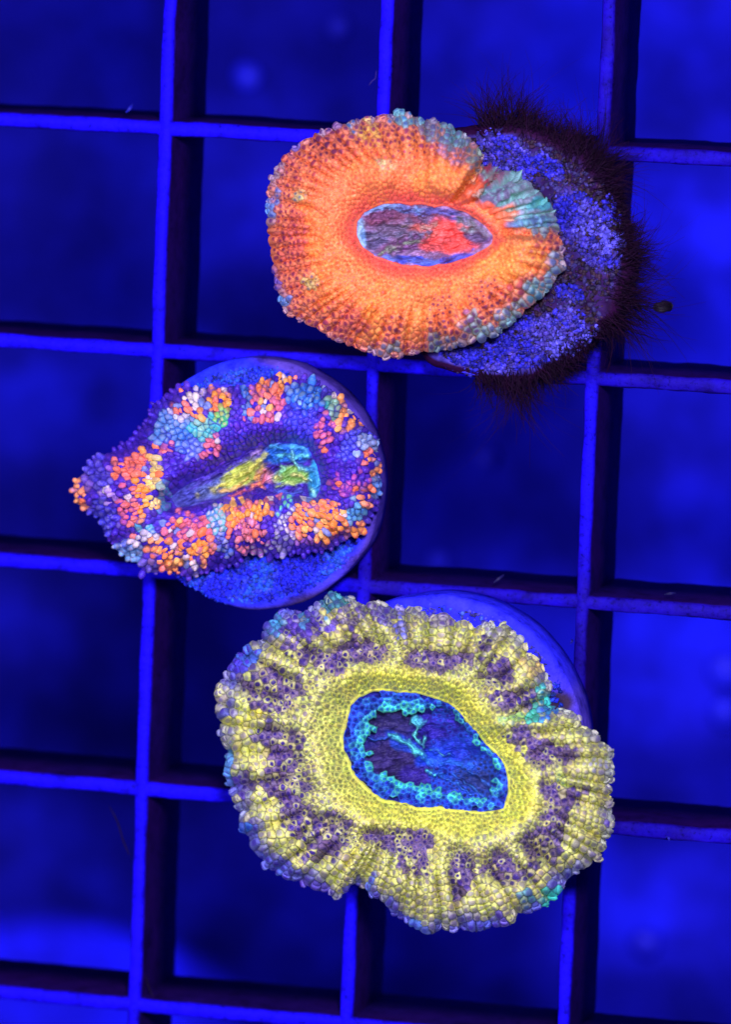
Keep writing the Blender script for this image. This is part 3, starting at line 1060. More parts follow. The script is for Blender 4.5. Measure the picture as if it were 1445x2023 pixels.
oral_disc(cor1, B1, t1, 0.17, [l[:6] + (l[5],) for l in mouth_lay1], (150, 112, 180), 12, rough=0.10, fold=0.12, fold_scale=15, ridges=[
    ([(714, 442), (710, 462), (716, 484)], 7, 0.05, (150, 190, 255)), ([(724, 420), (760, 410), (800, 412), (835, 418)], 6, 0.05, (125, 160, 250)),
    ([(838, 420), (880, 424), (918, 432)], 7, 0.05, (110, 100, 205)), ([(735, 502), (780, 512), (830, 518), (880, 516)], 6, 0.05, (95, 120, 245)), ([(880, 514), (925, 504), (958, 488)], 6, 0.04, (90, 90, 220)),
    ([(750, 502), (764, 493), (782, 480)], 5, 0.06, (135, 160, 150)), ([(770, 500), (790, 485), (815, 476), (845, 474)], 5, 0.06, (140, 150, 150)),
    ([(738, 440), (768, 432), (802, 430), (830, 438)], 9, 0.06, (140, 80, 132)), ([(735, 468), (772, 464), (812, 462), (850, 458)], 7, 0.06, (120, 112, 170)),
    ([(845, 446), (880, 450), (925, 450)], 8, 0.05, (255, 105, 115)), ([(850, 478), (890, 486), (928, 476)], 8, 0.05, (255, 92, 100)), ([(800, 442), (832, 450), (862, 446)], 5, 0.05, (190, 170, 180)),
    ([(918, 440), (945, 450), (970, 466)], 8, 0.07, (128, 118, 165)), ([(930, 484), (956, 480), (972, 470)], 5, 0.05, (110, 80, 165))])

# rock plug with granular crust
gran1 = [(1000, 312, 58, 34, 42), (885, 247, 26, 10, 0), (1150, 432, 52, 34, 40), (1195, 490, 44, 34, 20), (1216, 412, 20, 26, 0),
         (985, 694, 150, 46, -12), (890, 712, 66, 24, 18), (1085, 655, 60, 28, -24), (1128, 580, 24, 13, 20), (1085, 330, 30, 16, 40)]


gran1 = [(a, b_, c * 1.25, d * 1.25, e) for (a, b_, c, d, e) in gran1]


def plug1_col(x, y, k, dz):
    px, py = to_px(np.stack([x, y, np.full_like(x, 0.4)], -1))
    m = in_ell(px, py, gran1, 0.35)[:, None]
    n_ = np.clip(0.5 + 1.6 * fbm(px / 22, py / 22, 71, 4), 0, 1)[:, None]
    dark = np.array([0.012, 0.002, 0.018]) * (1 - n_) + np.array([0.035, 0.012, 0.09]) * n_
    lit = alb((45, 30, 150)) * (1 - n_) + alb((75, 58, 185)) * n_  # own violet of the granular crust patches
    c = dark * (1 - m) + lit * m
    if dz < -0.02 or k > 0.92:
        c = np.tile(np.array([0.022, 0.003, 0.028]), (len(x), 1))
    return c


p1 = plug_mesh('frag_plug', 990, 500, 250, 0.46, 0.40, B1, frag1, plug1_col, 0.46, 7, bevel=0.12)


def granules(plug_c, r_px, z_top, ells, n_try, size, cols, seed, base, parent, rough_seed, rough, inside=1.0, name='coralline_granules', clumpy=0.5, dim=1.0):
    g = np.random.default_rng(seed)
    ang = g.uniform(0, 2 * np.pi, n_try)
    rr = np.sqrt(g.random(n_try)) * inside
    x = plug_c[0] + np.cos(ang) * rr * r_px
    y = plug_c[1] + np.sin(ang) * rr * r_px
    m = in_ell(x, y, ells, 0.25)
    wsm = m + clumpy * fbm(x / 28, y / 28, seed, 3)
    k = wsm > g.uniform(0.3, 0.8, n_try)
    x, y = x[k], y[k]
    P = U(x, y, z_top)
    z = z_top + rough * 0.5 * fbm(P[:, 0] * 2.2, P[:, 1] * 2.2, rough_seed + 1, 5)
    d = np.hypot(x - plug_c[0], y - plug_c[1]) / r_px
    z = z - 0.06 * sm(0.9, 1.0, d)
    r = size[0] + (size[1] - size[0]) * g.random(len(x)) ** 2.2
    ci = g.integers(0, len(cols), len(x))
    cc = np.array([alb(c) for c in cols])
    patch = np.clip(0.5 + 2.0 * fbm(x / 45, y / 45, seed + 5, 2), 0, 1)
    ci = np.clip((patch * len(cols) + g.normal(0, 0.8, len(x))).astype(int), 0, len(cols) - 1)
    rim = cc[ci] * dim * g.uniform(0.25, 1.2, (len(x), 1))
    cap = np.clip(rim * g.uniform(0.6, 1.8, (len(x), 1)), 0, 0.95)
    small_beads(x, y, z, r, np.clip(rim, 0, .95), cap, base, parent, name, M_CRUST, height=1.0, capsize=0.7, elong=1.5, up=0.7)


granules((990, 500), 250, 0.46, [(990, 500, 260, 260, 0)], 6000, (1.8, 5.5), [(44, 6, 44), (50, 30, 110), (70, 30, 80), (70, 54, 165)], 15, B1, p1, 7, 0.46, 0.99, name='algae_turf', dim=0.7)
granules((990, 500), 250, 0.47, gran1, 12000, (1.8, 4.6), [(20, 14, 205), (40, 30, 240), (60, 46, 225), (70, 50, 190), (90, 80, 250)], 5, B1, p1, 7, 0.46, 0.99, clumpy=1.0)


def hair(name, roots, dirs, lengths, radius, cols, parent, base, seed, bend=0.5, nseg=6):
    g = np.random.default_rng(seed)
    N = len(roots)
    t = np.linspace(0, 1, nseg + 1)
    side = np.cross(dirs, [0, 0, 1.0])
    side /= np.linalg.norm(side, axis=1, keepdims=True) + 1e-9
    b1 = g.normal(0, bend, (N, 1))
    b2 = g.normal(0.1, bend * 0.6, (N, 1))
    V = []
    for q in t:
        c = roots + dirs * (lengths * q)[:, None] + (side * b1 + np.array([0, 0, 1.0]) * b2) * (lengths * q * q * 0.6)[:, None]
        c = c + g.normal(0, 0.004, (N, 3)) * (q > 0)
        rr = radius * (1 - 0.75 * q)
        for a in (0, 2.094, 4.189):
            V.append(c + (side * math.cos(a) + np.array([0, 0, 1.0]) * math.sin(a)) * rr[:, None])
    V = np.stack(V, 1)                      # N, (nseg+1)*3, 3
    F = []
    for j in range(nseg):
        for a in range(3):
            b_ = (a + 1) % 3
            F.append((j * 3 + a, j * 3 + b_, (j + 1) * 3 + b_, (j + 1) * 3 + a))
    F = np.array(F)
    nv = (nseg + 1) * 3
    FF = (F[None] + (np.arange(N) * nv)[:, None, None]).reshape(-1, 4)
    C = np.repeat(cols[:, None], nv, 1).reshape(-1, 3)
    o = mesh_obj(name, V.reshape(-1, 3) - base, FF, M_HAIR, parent, C)
    o['kind'] = 'stuff'
    return o


g = np.random.default_rng(9)
N = 7000
# image angle: from the top (-100 deg) clockwise over the right to the bottom (105 deg)
ang = np.radians(np.concatenate([g.uniform(-100, 102, N - 2600), g.uniform(-85, 75, 2600)]))
rr = 250 * np.concatenate([g.uniform(0.92, 1.03, N - 2600), g.uniform(0.86, 1.02, 2600)])
hx, hy = 990 + np.cos(ang) * rr, 500 + np.sin(ang) * rr
hz = g.uniform(0.02, 0.50, N)
roots = U(hx, hy, hz)
tip = U(hx + np.cos(ang) * 50, hy + np.sin(ang) * 50, hz)
dirs = tip - roots
dirs /= np.linalg.norm(dirs, axis=1, keepdims=True)
clump = fbm(np.cos(ang) * 9 + hz * 4, np.sin(ang) * 9, 16, 3)
side_ = np.cross(dirs, [0, 0, 1.0])
dirs = dirs + side_ * (clump * 2.6)[:, None] + g.normal(0, 0.22, (N, 3))
dirs[:, 2] = dirs[:, 2] * 0.6 + 0.1
dirs /= np.linalg.norm(dirs, axis=1, keepdims=True)
dens = np.clip(0.75 + 2.2 * fbm(np.cos(ang) * 3.5, np.sin(ang) * 3.5, 15, 4), 0.25, 1.6)
lens = (0.05 + 0.26 * g.random(N) ** 1.6) * dens * (1 + 0.5 * (g.random(N) < 0.12))
cols = np.array([0.012, 0.001, 0.015])[None] * g.uniform(0.4, 1.5, (N, 1)) * g.uniform(0.8, 1.2, (N, 3))
hair('hair_algae', roots, dirs, lens, g.uniform(0.002, 0.0045, N), np.clip(cols, 0, .9), frag1, B1, 4, bend=0.9)

# ============================================================================
# 2. rainbow coral on a round plug
# ============================================================================
B2 = U(510, 955, 0.0)
frag2 = empty('coral_frag', B2, 'purple rainbow coral with orange and cyan beads, left of the other two', 'coral', 'coral frags on the rack')
out2 = [(146, 968), (150, 945), (166, 938), (172, 922), (184, 906), (208, 898), (236, 889), (246, 878), (262, 860), (282, 840), (296, 818), (304, 800), (330, 778), (352, 764),
        (380, 764), (415, 772), (440, 768), (470, 764), (500, 764), (515, 754), (540, 747), (570, 744), (590, 752), (612, 747), (632, 756), (648, 774), (668, 778), (684, 796), (696, 812),
        (716, 834), (730, 852), (750, 868), (750, 890), (753, 920), (754, 950), (748, 985), (736, 1012), (724, 1034), (708, 1056), (688, 1062), (664, 1076), (640, 1086), (610, 1091),
        (580, 1092), (550, 1100), (520, 1096), (490, 1090), (468, 1108), (448, 1122), (415, 1124), (395, 1134), (370, 1140), (345, 1124), (318, 1128), (290, 1132), (266, 1106), (246, 1098),
        (226, 1080), (213, 1064), (205, 1045), (197, 1024), (176, 1010), (158, 1000), (149, 988)]
mou2 = [(333, 985), (368, 956), (420, 930), (470, 905), (520, 881), (560, 872), (610, 884), (630, 922), (639, 960), (626, 985), (600, 981), (560, 975), (500, 969), (440, 983), (380, 1000), (345, 1005)]
c2x, c2y = 505, 940
cor2 = Coral(c2x, c2y, out2, mou2, 0.40, 0.50, 0.34, valleys=[(ph(640, 890, c2x, c2y), 0.05, 0.06, 0.05), (ph(470, 770, c2x, c2y), 0.05, 0.06, 0.4), (ph(440, 1110, c2x, c2y), 0.06, 0.05, 0.4)],
             lobes=[(ph(180, 950, c2x, c2y), 0.12, 0.05, 0.6)], ncol=34, seed=8, ridge=0.09)
OR, ORC = (255, 150, 92), (242, 112, 104)
PU, PUC = (72, 40, 200), (84, 46, 205)
CR, CRC = (215, 195, 236), (196, 182, 236)
lay2 = [
    (275, 955, 26, 70, 8, (255, 150, 50), OR), (262, 920, 40, 22, -20, (240, 110, 110), ORC), (245, 1000, 24, 40, 0, (240, 100, 120), (200, 90, 150), .8),
    (300, 950, 14, 60, 6, (250, 215, 130), (210, 170, 120), .9),
    (345, 1095, 58, 24, 8, OR, ORC), (395, 1080, 40, 20, -10, (255, 145, 55), OR), (380, 1040, 60, 26, 0, (242, 110, 112), (222, 96, 120), .8),
    (478, 1024, 48, 34, -8, (255, 150, 55), OR), (490, 1060, 30, 34, 0, (225, 110, 150), (205, 120, 170)), (450, 1060, 12, 34, 0, (240, 110, 110), ORC),
    (610, 1020, 62, 24, -4, OR, ORC), (650, 1045, 60, 24, 6, (255, 145, 65), (245, 110, 85)), (600, 1060, 26, 22, 0, OR, ORC, .9), (520, 985, 90, 14, -6, (240, 110, 112), (212, 92, 130), .8),
    (545, 765, 50, 20, 0, (255, 150, 80), OR), (520, 800, 40, 34, 0, (236, 104, 118), (232, 108, 118), .75), (680, 815, 22, 50, -38, (250, 150, 95), OR), (738, 918, 18, 24, 0, OR, ORC),
    (640, 850, 26, 30, 0, (230, 100, 122), (236, 112, 118), .7), (432, 795, 26, 26, 0, (255, 150, 60), OR), (380, 830, 28, 34, -20, OR, ORC), (360, 812, 20, 20, 0, ORC, ORC),
    (330, 880, 20, 24, 0, (235, 110, 100), ORC, .7), (400, 880, 40, 20, -20, (240, 108, 112), (240, 116, 118), .75), (690, 960, 40, 26, 0, (160, 50, 170), (215, 90, 130), .6),
    (720, 985, 24, 22, 0, OR, (240, 120, 100), .9), (160, 970, 18, 34, 10, (250, 150, 110), (245, 130, 120)),
    # cyan, teal, blue
    (340, 850, 42, 34, -20, (85, 130, 235), (130, 150, 240)), (370, 880, 34, 26, 0, (50, 110, 250), (110, 140, 240), .9), (405, 845, 44, 22, -15, (50, 185, 210), (110, 190, 200), .85),
    (438, 822, 16, 24, 0, (90, 215, 130), (170, 190, 120), .85), (600, 785, 36, 36, -10, (45, 115, 255), (120, 155, 240)), (590, 840, 36, 50, -10, (45, 50, 245), (70, 60, 225), .85),
    (488, 790, 14, 34, 0, (60, 120, 250), (120, 150, 240), .95), (655, 805, 16, 30, -30, (50, 180, 200), (90, 190, 190), .8), (700, 880, 40, 30, -10, (60, 60, 240), (90, 90, 235), .9),
    (722, 882, 26, 20, 0, (135, 155, 245), (170, 170, 240)), (745, 955, 12, 34, 0, (70, 130, 240), (130, 150, 220), .9), (290, 1046, 26, 18, 10, (75, 165, 245), (150, 170, 225)),
    (255, 1082, 30, 18, 30, (110, 150, 245), (170, 165, 235)), (320, 975, 14, 34, 0, (80, 160, 215), (120, 130, 220), .7), (428, 1030, 16, 34, -8, (100, 180, 225), CRC, .95),
    (440, 1075, 16, 30, -20, (80, 110, 245), (150, 150, 235), .95), (560, 1000, 16, 40, 0, (60, 100, 240), (100, 200, 180), .95), (560, 1055, 22, 44, 0, (140, 120, 215), CRC, .95),
    (705, 1010, 22, 22, 0, (80, 150, 255), (110, 180, 250)), (470, 870, 30, 20, 0, (50, 40, 225), PUC, .7), (590, 1078, 40, 14, 0, (70, 30, 190), PUC, .8), (660, 1066, 44, 12, -10, (55, 20, 150), (60, 25, 160), .8),
    # cream and lilac swellings
    (388, 788, 24, 18, 0, CR, (205, 180, 215)), (352, 830, 12, 12, 0, CR, CRC, .8), (210, 985, 18, 26, 0, (180, 125, 215), (175, 140, 225), .8), (190, 940, 34, 34, 0, (70, 55, 215), (105, 90, 230), .9),
    (205, 1020, 34, 24, 30, (60, 55, 235), (110, 100, 235), .9), (380, 1112, 14, 20, 0, CR, (220, 180, 190)), (275, 1060, 16, 14, 0, CR, CRC, .9), (520, 1078, 22, 18, 0, (120, 80, 200), CRC, .8),
    (640, 756, 20, 10, 20, (140, 160, 235), CRC, .8), (300, 1115, 30, 16, 0, (110, 90, 220), (130, 115, 225), .8),
]


def base2(s, phi, x, y, g):
    w = np.clip(0.5 + 1.5 * fbm(x / 30, y / 30, 63, 3), 0, 1)[:, None]
    rim = alb((46, 10, 185)) * (1 - w) + alb((70, 24, 215)) * w
    cap = alb((58, 22, 205)) * (1 - w) + alb((92, 36, 200)) * w
    return np.tile(rim, (1, 1)), cap


def bead2(s, phi, x, y, r, o, rim):
    warm = (rim[:, 0] > 0.30) | (rim.min(1) > 0.22)
    u = _vals[(np.arange(len(s)) * 7) % 4096]
    return (s > 0.14) * (warm * 10 * (u < 0.93) + (s > 0.93) * 5 + 2 * (u > 0.86)) * (1 + 0.01 * r)


lay2 = [(l[0], l[1], l[2] * (1.15 if l[5][0] > 180 else 1.0), l[3] * (1.15 if l[5][0] > 180 else 1.0)) + tuple(l[4:]) for l in lay2]
t2 = coral_surface(cor2, B2, frag2, base2, lay2, 8, lambda x, y, s: 8.6 + 2.6 * s, lambda p: 1.3 + 0 * p, (11, 19),
                   dome_in=0.7, dome_out=0.7, cap_in=0.6, cap_out=0.66, n_try=40000, hard=(0.06, 0.8), keep_rim=0.2, nphi=900, ns=130,
                   bead=bead2, bead_h=1.2, bead_w=0.80, bead_sink=-0.5, bead_l=1.3, mute=0.25, bleed=0.12, speckle=0.28, ground=(34, 8, 140))
mouth_lay2 = [(370, 980, 40, 22, -20, (70, 70, 190)), (430, 960, 50, 22, -25, (100, 110, 200)), (480, 935, 50, 26, -30, (190, 195, 110)), (520, 940, 24, 18, -40, (190, 120, 170)),
              (570, 895, 50, 22, 0, (40, 110, 240)), (580, 945, 44, 20, 0, (150, 190, 120)), (625, 950, 16, 40, 0, (50, 150, 235)), (540, 965, 30, 10, 0, (80, 60, 220))]
oral_disc(cor2, B2, t2, 0.13, [l[:6] + (l[5],) for l in mouth_lay2], (70, 40, 190), 22, rough=0.09, fold=0.12, fold_scale=10, fold_ang=0.5, ridges=[
    ([(350, 992), (385, 972), (425, 955), (455, 938)], 5, 0.06, (95, 105, 210)), ([(360, 976), (400, 952), (450, 927), (495, 904)], 4, 0.05, (90, 72, 205)),
    ([(432, 962), (465, 944), (500, 922), (525, 900)], 6, 0.08, (232, 225, 120)), ([(440, 973), (475, 958), (510, 940), (532, 918)], 5, 0.07, (245, 190, 120)), ([(455, 981), (490, 967), (520, 952), (530, 936)], 5, 0.06, (235, 110, 145)),
    ([(395, 976), (410, 967), (428, 972)], 6, 0.05, (185, 175, 110)), ([(498, 964), (512, 950), (520, 964)], 5, 0.05, (250, 145, 115)),
    ([(538, 880), (560, 888), (590, 882), (612, 894)], 6, 0.08, (80, 170, 255)), ([(545, 906), (565, 895), (586, 906), (606, 900)], 5, 0.08, (110, 215, 255)), ([(575, 892), (580, 912), (592, 926), (612, 930)], 4, 0.08, (140, 225, 255)),
    ([(602, 925), (622, 930), (630, 942), (626, 965), (618, 978)], 5, 0.07, (70, 160, 250)), ([(612, 944), (616, 960), (624, 978)], 4, 0.07, (150, 225, 235)),
    ([(545, 946), (565, 938), (590, 940), (606, 948)], 5, 0.08, (232, 222, 150)), ([(545, 960), (570, 954), (600, 962)], 5, 0.07, (190, 210, 140)), ([(530, 926), (545, 915), (560, 922), (556, 940)], 4, 0.07, (150, 215, 190)),
    ([(525, 969), (560, 971), (602, 975)], 4, 0.05, (85, 105, 245)), ([(500, 898), (512, 889), (522, 880)], 6, 0.05, (160, 125, 215))])

gran2 = [(450, 728, 75, 32, 5), (370, 765, 70, 28, -35), (520, 740, 60, 20, 10), (520, 1135, 150, 48, -6), (640, 1095, 60, 40, -40), (400, 1160, 70, 30, 20), (690, 1060, 30, 40, 20), (460, 1160, 110, 34, 8)]


def plug2_col(x, y, k, dz):
    px, py = to_px(np.stack([x, y, np.full_like(x, 0.3)], -1))
    m = in_ell(px, py, gran2, 0.3)[:, None]
    n_ = np.clip(0.5 + 1.4 * fbm(px / 30, py / 30, 72, 4), 0, 1)[:, None]
    a = alb((48, 26, 150)) * (1 - n_) + alb((84, 58, 200)) * n_
    brown = sm(1150, 1185, py)[:, None] * 0.75
    a = a * (1 - brown) + alb((45, 24, 70)) * brown
    bl = alb((4, 8, 245), 1.0) * (1 - n_) + alb((10, 30, 255), 1.0) * n_
    return a * (1 - m) + bl * m


p2 = plug_mesh('frag_plug', 507, 957, 249, 0.36, 0.34, B2, frag2, plug2_col, 0.08, 17, bevel=0.05)
granules((507, 957), 249, 0.36, gran2, 15000, (1.6, 4.4), [(5, 8, 230), (8, 20, 255), (10, 45, 255), (45, 60, 250), (25, 85, 255)], 6, B2, p2, 17, 0.08, 0.97)

# ============================================================================
# 3. yellow coral, the largest
# ============================================================================
B3 = U(865, 1470, 0.0)
frag3 = empty('coral_frag', B3, 'large yellow coral with purple patches and a blue mouth, lowest of the three', 'coral', 'coral frags on the rack')
out3 = [(424, 1385), (431, 1350), (445, 1330), (459, 1313), (469, 1290), (485, 1275), (505, 1270), (520, 1258), (526, 1235), (545, 1212), (565, 1205), (600, 1206), (620, 1204),
        (636, 1180), (660, 1169), (690, 1181), (715, 1194), (740, 1188), (762, 1196), (790, 1196), (820, 1201), (850, 1214), (890, 1217), (912, 1225), (940, 1236), (962, 1232), (1000, 1234),
        (1016, 1246), (1030, 1265), (1046, 1285), (1066, 1310), (1078, 1330), (1090, 1342), (1088, 1372), (1083, 1394), (1100, 1394), (1130, 1404), (1150, 1430), (1175, 1445), (1195, 1468),
        (1210, 1476), (1213, 1500), (1210, 1530), (1208, 1560), (1211, 1600), (1207, 1640), (1200, 1662), (1190, 1690), (1166, 1710), (1141, 1716), (1126, 1737), (1106, 1760), (1090, 1785),
        (1062, 1792), (1040, 1802), (1021, 1812), (1005, 1826), (985, 1831), (960, 1834), (920, 1838), (880, 1836), (845, 1843), (825, 1836), (800, 1816), (776, 1801), (765, 1786), (736, 1770),
        (724, 1752), (717, 1728), (706, 1756), (698, 1770), (670, 1771), (640, 1761), (620, 1751), (590, 1742), (570, 1736), (550, 1722), (525, 1710), (511, 1690), (495, 1665), (480, 1640),
        (474, 1620), (468, 1590), (450, 1550), (445, 1525), (449, 1490), (440, 1465), (434, 1440), (429, 1410)]
mou3 = [(680, 1420), (690, 1390), (705, 1372), (740, 1362), (790, 1364), (840, 1370), (880, 1382), (920, 1415), (940, 1440), (965, 1470), (995, 1500), (1008, 1530), (1010, 1570), (1000, 1600),
        (970, 1608), (920, 1605), (870, 1600), (800, 1590), (750, 1580), (715, 1555), (690, 1520), (675, 1480), (672, 1450)]
c3x, c3y = 838, 1485
PR, PC = (112, 84, 152), (50, 22, 135)
DIPS3 = [
    (535, 1360, 50, 34, 0), (510, 1385, 26, 18, 0), (545, 1398, 34, 14, 0), (545, 1462, 46, 24, 0), (560, 1505, 36, 30, 0), (565, 1550, 42, 26, 0), (575, 1590, 22, 26, 0),
    (600, 1630, 44, 26, 20), (640, 1650, 44, 30, 0), (622, 1685, 34, 18, 0), (612, 1290, 54, 14, 12), (650, 1312, 30, 16, 0), (735, 1285, 34, 26, 0), (690, 1290, 40, 14, 0),
    (880, 1305, 70, 20, 0), (830, 1300, 34, 22, 0), (980, 1330, 32, 36, 20), (1012, 1382, 50, 18, -8), (1030, 1458, 42, 24, 0), (1088, 1490, 46, 22, 0), (1115, 1572, 46, 28, 10),
    (1100, 1612, 34, 34, 0), (1072, 1668, 34, 46, 20), (1010, 1722, 60, 24, 10), (985, 1710, 30, 26, 0), (912, 1712, 24, 36, 0), (822, 1682, 34, 44, 10), (780, 1660, 34, 24, 0), (735, 1650, 26, 14, 0),
    (480, 1545, 24, 18, 0), (660, 1640, 24, 30, 0), (905, 1760, 12, 20, 0), (700, 1245, 14, 30, 0), (955, 1262, 14, 22, 0)]
DIPS3 = [(x, y, rx * (1.28 if x < 700 else 1.1), ry * (1.28 if x < 700 else 1.1), a) for (x, y, rx, ry, a) in DIPS3]
lay3 = [(x, y, rx, ry, a, PR, PC) for (x, y, rx, ry, a) in DIPS3]
cor3 = Coral(c3x, c3y, out3, mou3, 0.62, 0.66, 0.42,
             valleys=[(ph(1085, 1392, c3x, c3y), 0.07, 0.22, 0.35), (ph(718, 1730, c3x, c3y), 0.07, 0.24, 0.40), (ph(1180, 1580, c3x, c3y), 0.06, 0.05, 0.5), (ph(1060, 1680, c3x, c3y), 0.10, 0.10, 0.3),
                      (ph(470, 1480, c3x, c3y), 0.14, 0.08, 0.25), (ph(560, 1660, c3x, c3y), 0.10, 0.10, 0.25), (ph(640, 1260, c3x, c3y), 0.10, 0.07, 0.3), (ph(980, 1320, c3x, c3y), 0.07, 0.08, 0.3)],
             lobes=[(ph(1150, 1520, c3x, c3y), 0.2, 0.05, 0.4)], ncol=50, seed=14, ridge=0.22, dips=DIPS3, dip=0.18, lump=0.6, scallop=12.0)
lay3 += [
    (600, 1240, 66, 26, -4, (105, 70, 215), (75, 42, 190)), (540, 1238, 16, 24, 20, (80, 160, 240), (90, 110, 220)), (660, 1186, 34, 16, 0, (70, 150, 190), (60, 100, 170)),
    (600, 1235, 6, 20, 0, (90, 160, 250), (100, 150, 240)), (562, 1232, 6, 20, 0, (90, 170, 250), (100, 160, 240)), (640, 1228, 6, 24, 0, (110, 180, 245), (100, 160, 240)),
    (495, 1292, 26, 20, -40, (70, 110, 250), (75, 50, 215)), (470, 1325, 14, 18, -30, (70, 60, 235), (70, 45, 210)), (720, 1205, 34, 14, 0, (120, 110, 200), (110, 80, 190)), (685, 1215, 30, 16, 0, (160, 140, 190), (110, 90, 190), .9),
    (795, 1225, 16, 34, 0, (150, 140, 225), (120, 120, 250)), (760, 1212, 20, 14, 0, (130, 120, 205), (95, 70, 190)), (870, 1228, 30, 14, 0, (150, 135, 180), (100, 70, 180), .9),
    (1075, 1375, 18, 26, 20, (55, 200, 210), (55, 150, 200)), (1085, 1408, 22, 12, -30, (60, 150, 245), (60, 100, 245)), (1048, 1412, 16, 20, 30, (70, 205, 200), (90, 180, 190)),
    (1010, 1416, 34, 12, -14, (190, 225, 140), (150, 170, 165)), (1110, 1540, 24, 12, 0, (225, 225, 130), (150, 175, 160)),
    (1086, 1770, 30, 22, -30, (60, 205, 215), (70, 170, 200)), (1045, 1780, 20, 20, -20, (90, 160, 190), (90, 120, 190)), (491, 1636, 16, 18, 0, (60, 120, 255), (40, 90, 255)),
    (478, 1548, 12, 20, 0, (110, 80, 220), (85, 50, 200)), (455, 1520, 9, 26, 0, (80, 150, 250), (90, 110, 230)), (500, 1660, 10, 20, -30, (90, 80, 230), (75, 55, 215)),
    (518, 1695, 12, 16, 0, (90, 90, 235), (70, 55, 215)), (560, 1732, 26, 9, 20, (90, 110, 240), (90, 70, 220)), (610, 1740, 14, 14, 0, (110, 70, 205), (85, 45, 190)),
    (690, 1755, 24, 16, 0, (95, 90, 240), (85, 65, 230)), (640, 1755, 30, 8, 15, (100, 80, 225), (85, 60, 205)), (728, 1740, 10, 22, 0, (90, 120, 250), (90, 80, 230)), (760, 1785, 24, 12, 40, (90, 90, 240), (75, 55, 220)),
    (790, 1805, 16, 12, 30, (85, 80, 235), (80, 55, 215)), (835, 1835, 30, 10, 20, (80, 120, 250), (75, 90, 240)), (895, 1834, 16, 10, 0, (110, 110, 220), (90, 80, 210)), (955, 1830, 16, 9, 0, (80, 100, 245), (80, 70, 225)),
    (998, 1818, 24, 12, 0, (100, 80, 210), (80, 50, 195)), (1165, 1706, 24, 10, 0, (100, 90, 200), (75, 55, 185)), (1203, 1628, 8, 14, 0, (110, 90, 200), (80, 55, 190)),
    (440, 1380, 14, 24, 0, (205, 190, 190), (165, 150, 210), .9), (1178, 1520, 20, 22, 0, (215, 205, 160), (185, 175, 225), .9), (985, 1262, 18, 14, 0, (220, 205, 150), (195, 180, 200), .9),
    (1055, 1310, 20, 22, 30, (235, 210, 130), (215, 185, 135), .9), (480, 1415, 34, 9, 0, (240, 230, 90), (200, 190, 150), .9), (860, 1690, 14, 50, 4, (235, 225, 120), (205, 195, 150), .9),
    (700, 1690, 18, 12, -30, (235, 225, 110), (190, 175, 120), .9),
]


def base3(s, phi, x, y, g):
    w1 = sm(0.14, 0.34, s + 0.16 * fbm(x / 34, y / 34, 64, 3))[:, None]
    w2 = sm(0.50, 0.72, s + 0.15 * fbm(x / 35, y / 35, 65, 3))[:, None]
    lf = sm(760, 600, x)[:, None] * 0.8
    in_r = alb((234, 227, 98)) * (1 - lf) + alb((218, 212, 134)) * lf
    in_c = alb((176, 168, 70)) * (1 - lf) + alb((134, 128, 104)) * lf
    mi_r, mi_c = alb((224, 218, 138)), alb((140, 127, 146))
    ou_r, ou_c = alb((230, 223, 134)), alb((172, 160, 160))
    rim = (in_r * (1 - w1) + mi_r * w1) * (1 - w2) + ou_r * w2
    cap = (in_c * (1 - w1) + mi_c * w1) * (1 - w2) + ou_c * w2
    e = sm(0.86, 0.97, s + 0.26 * fbm(x / 25, y / 25, 66, 2))[:, None] * (0.5 + 0.5 * np.maximum(sm(700, 560, x), sm(1660, 1740, y)))[:, None]
    rim = rim * (1 - e) + alb((98, 100, 228)) * e
    cap = cap * (1 - e) + alb((74, 56, 205)) * e
    return rim, cap


t3 = coral_surface(cor3, B3, frag3, base3, lay3, 14, lambda x, y, s: 8.2 + 5.2 * np.clip(s, 0, .7) * (0.8 + 0.35 * sm(760, 560, x)),
                   lambda p: 0.58 + 0.34 * sm(2.3, 2.7, np.abs(p)), (10, 17), dome_in=0.6, dome_out=0.6, cap_in=0.56, cap_out=0.62, ground=(52, 34, 110), groove_w=0.7, n_try=90000, bleed=0.15,
                   keep_rim=0.35, nphi=1400, ns=210, sub_w=15.5, bead=lambda s, phi, x, y, r, o, rim: (s > 0.95) * (1.0 + r), bead_h=0.7)
mouth_lay3 = [(760, 1420, 70, 34, 10, (38, 26, 110)), (780, 1510, 70, 48, 35, (40, 22, 105)), (880, 1440, 60, 44, 30, (38, 22, 170)), (910, 1490, 60, 40, 0, (22, 40, 200)),
              (950, 1545, 60, 44, 30, (26, 40, 120)), (820, 1530, 36, 24, 0, (44, 20, 150)), (800, 1465, 40, 14, 20, (26, 60, 200)), (860, 1500, 34, 20, 0, (20, 60, 230))]


def frill3(x, y, p):
    """the frill is wide on the left and along the bottom, narrow at the top right"""
    w = 0.30 + 0.10 * np.cos(p - 2.6) + 0.06 * np.cos(2 * (p - 1.4))
    return 1 - np.clip(w, 0.16, 0.42)


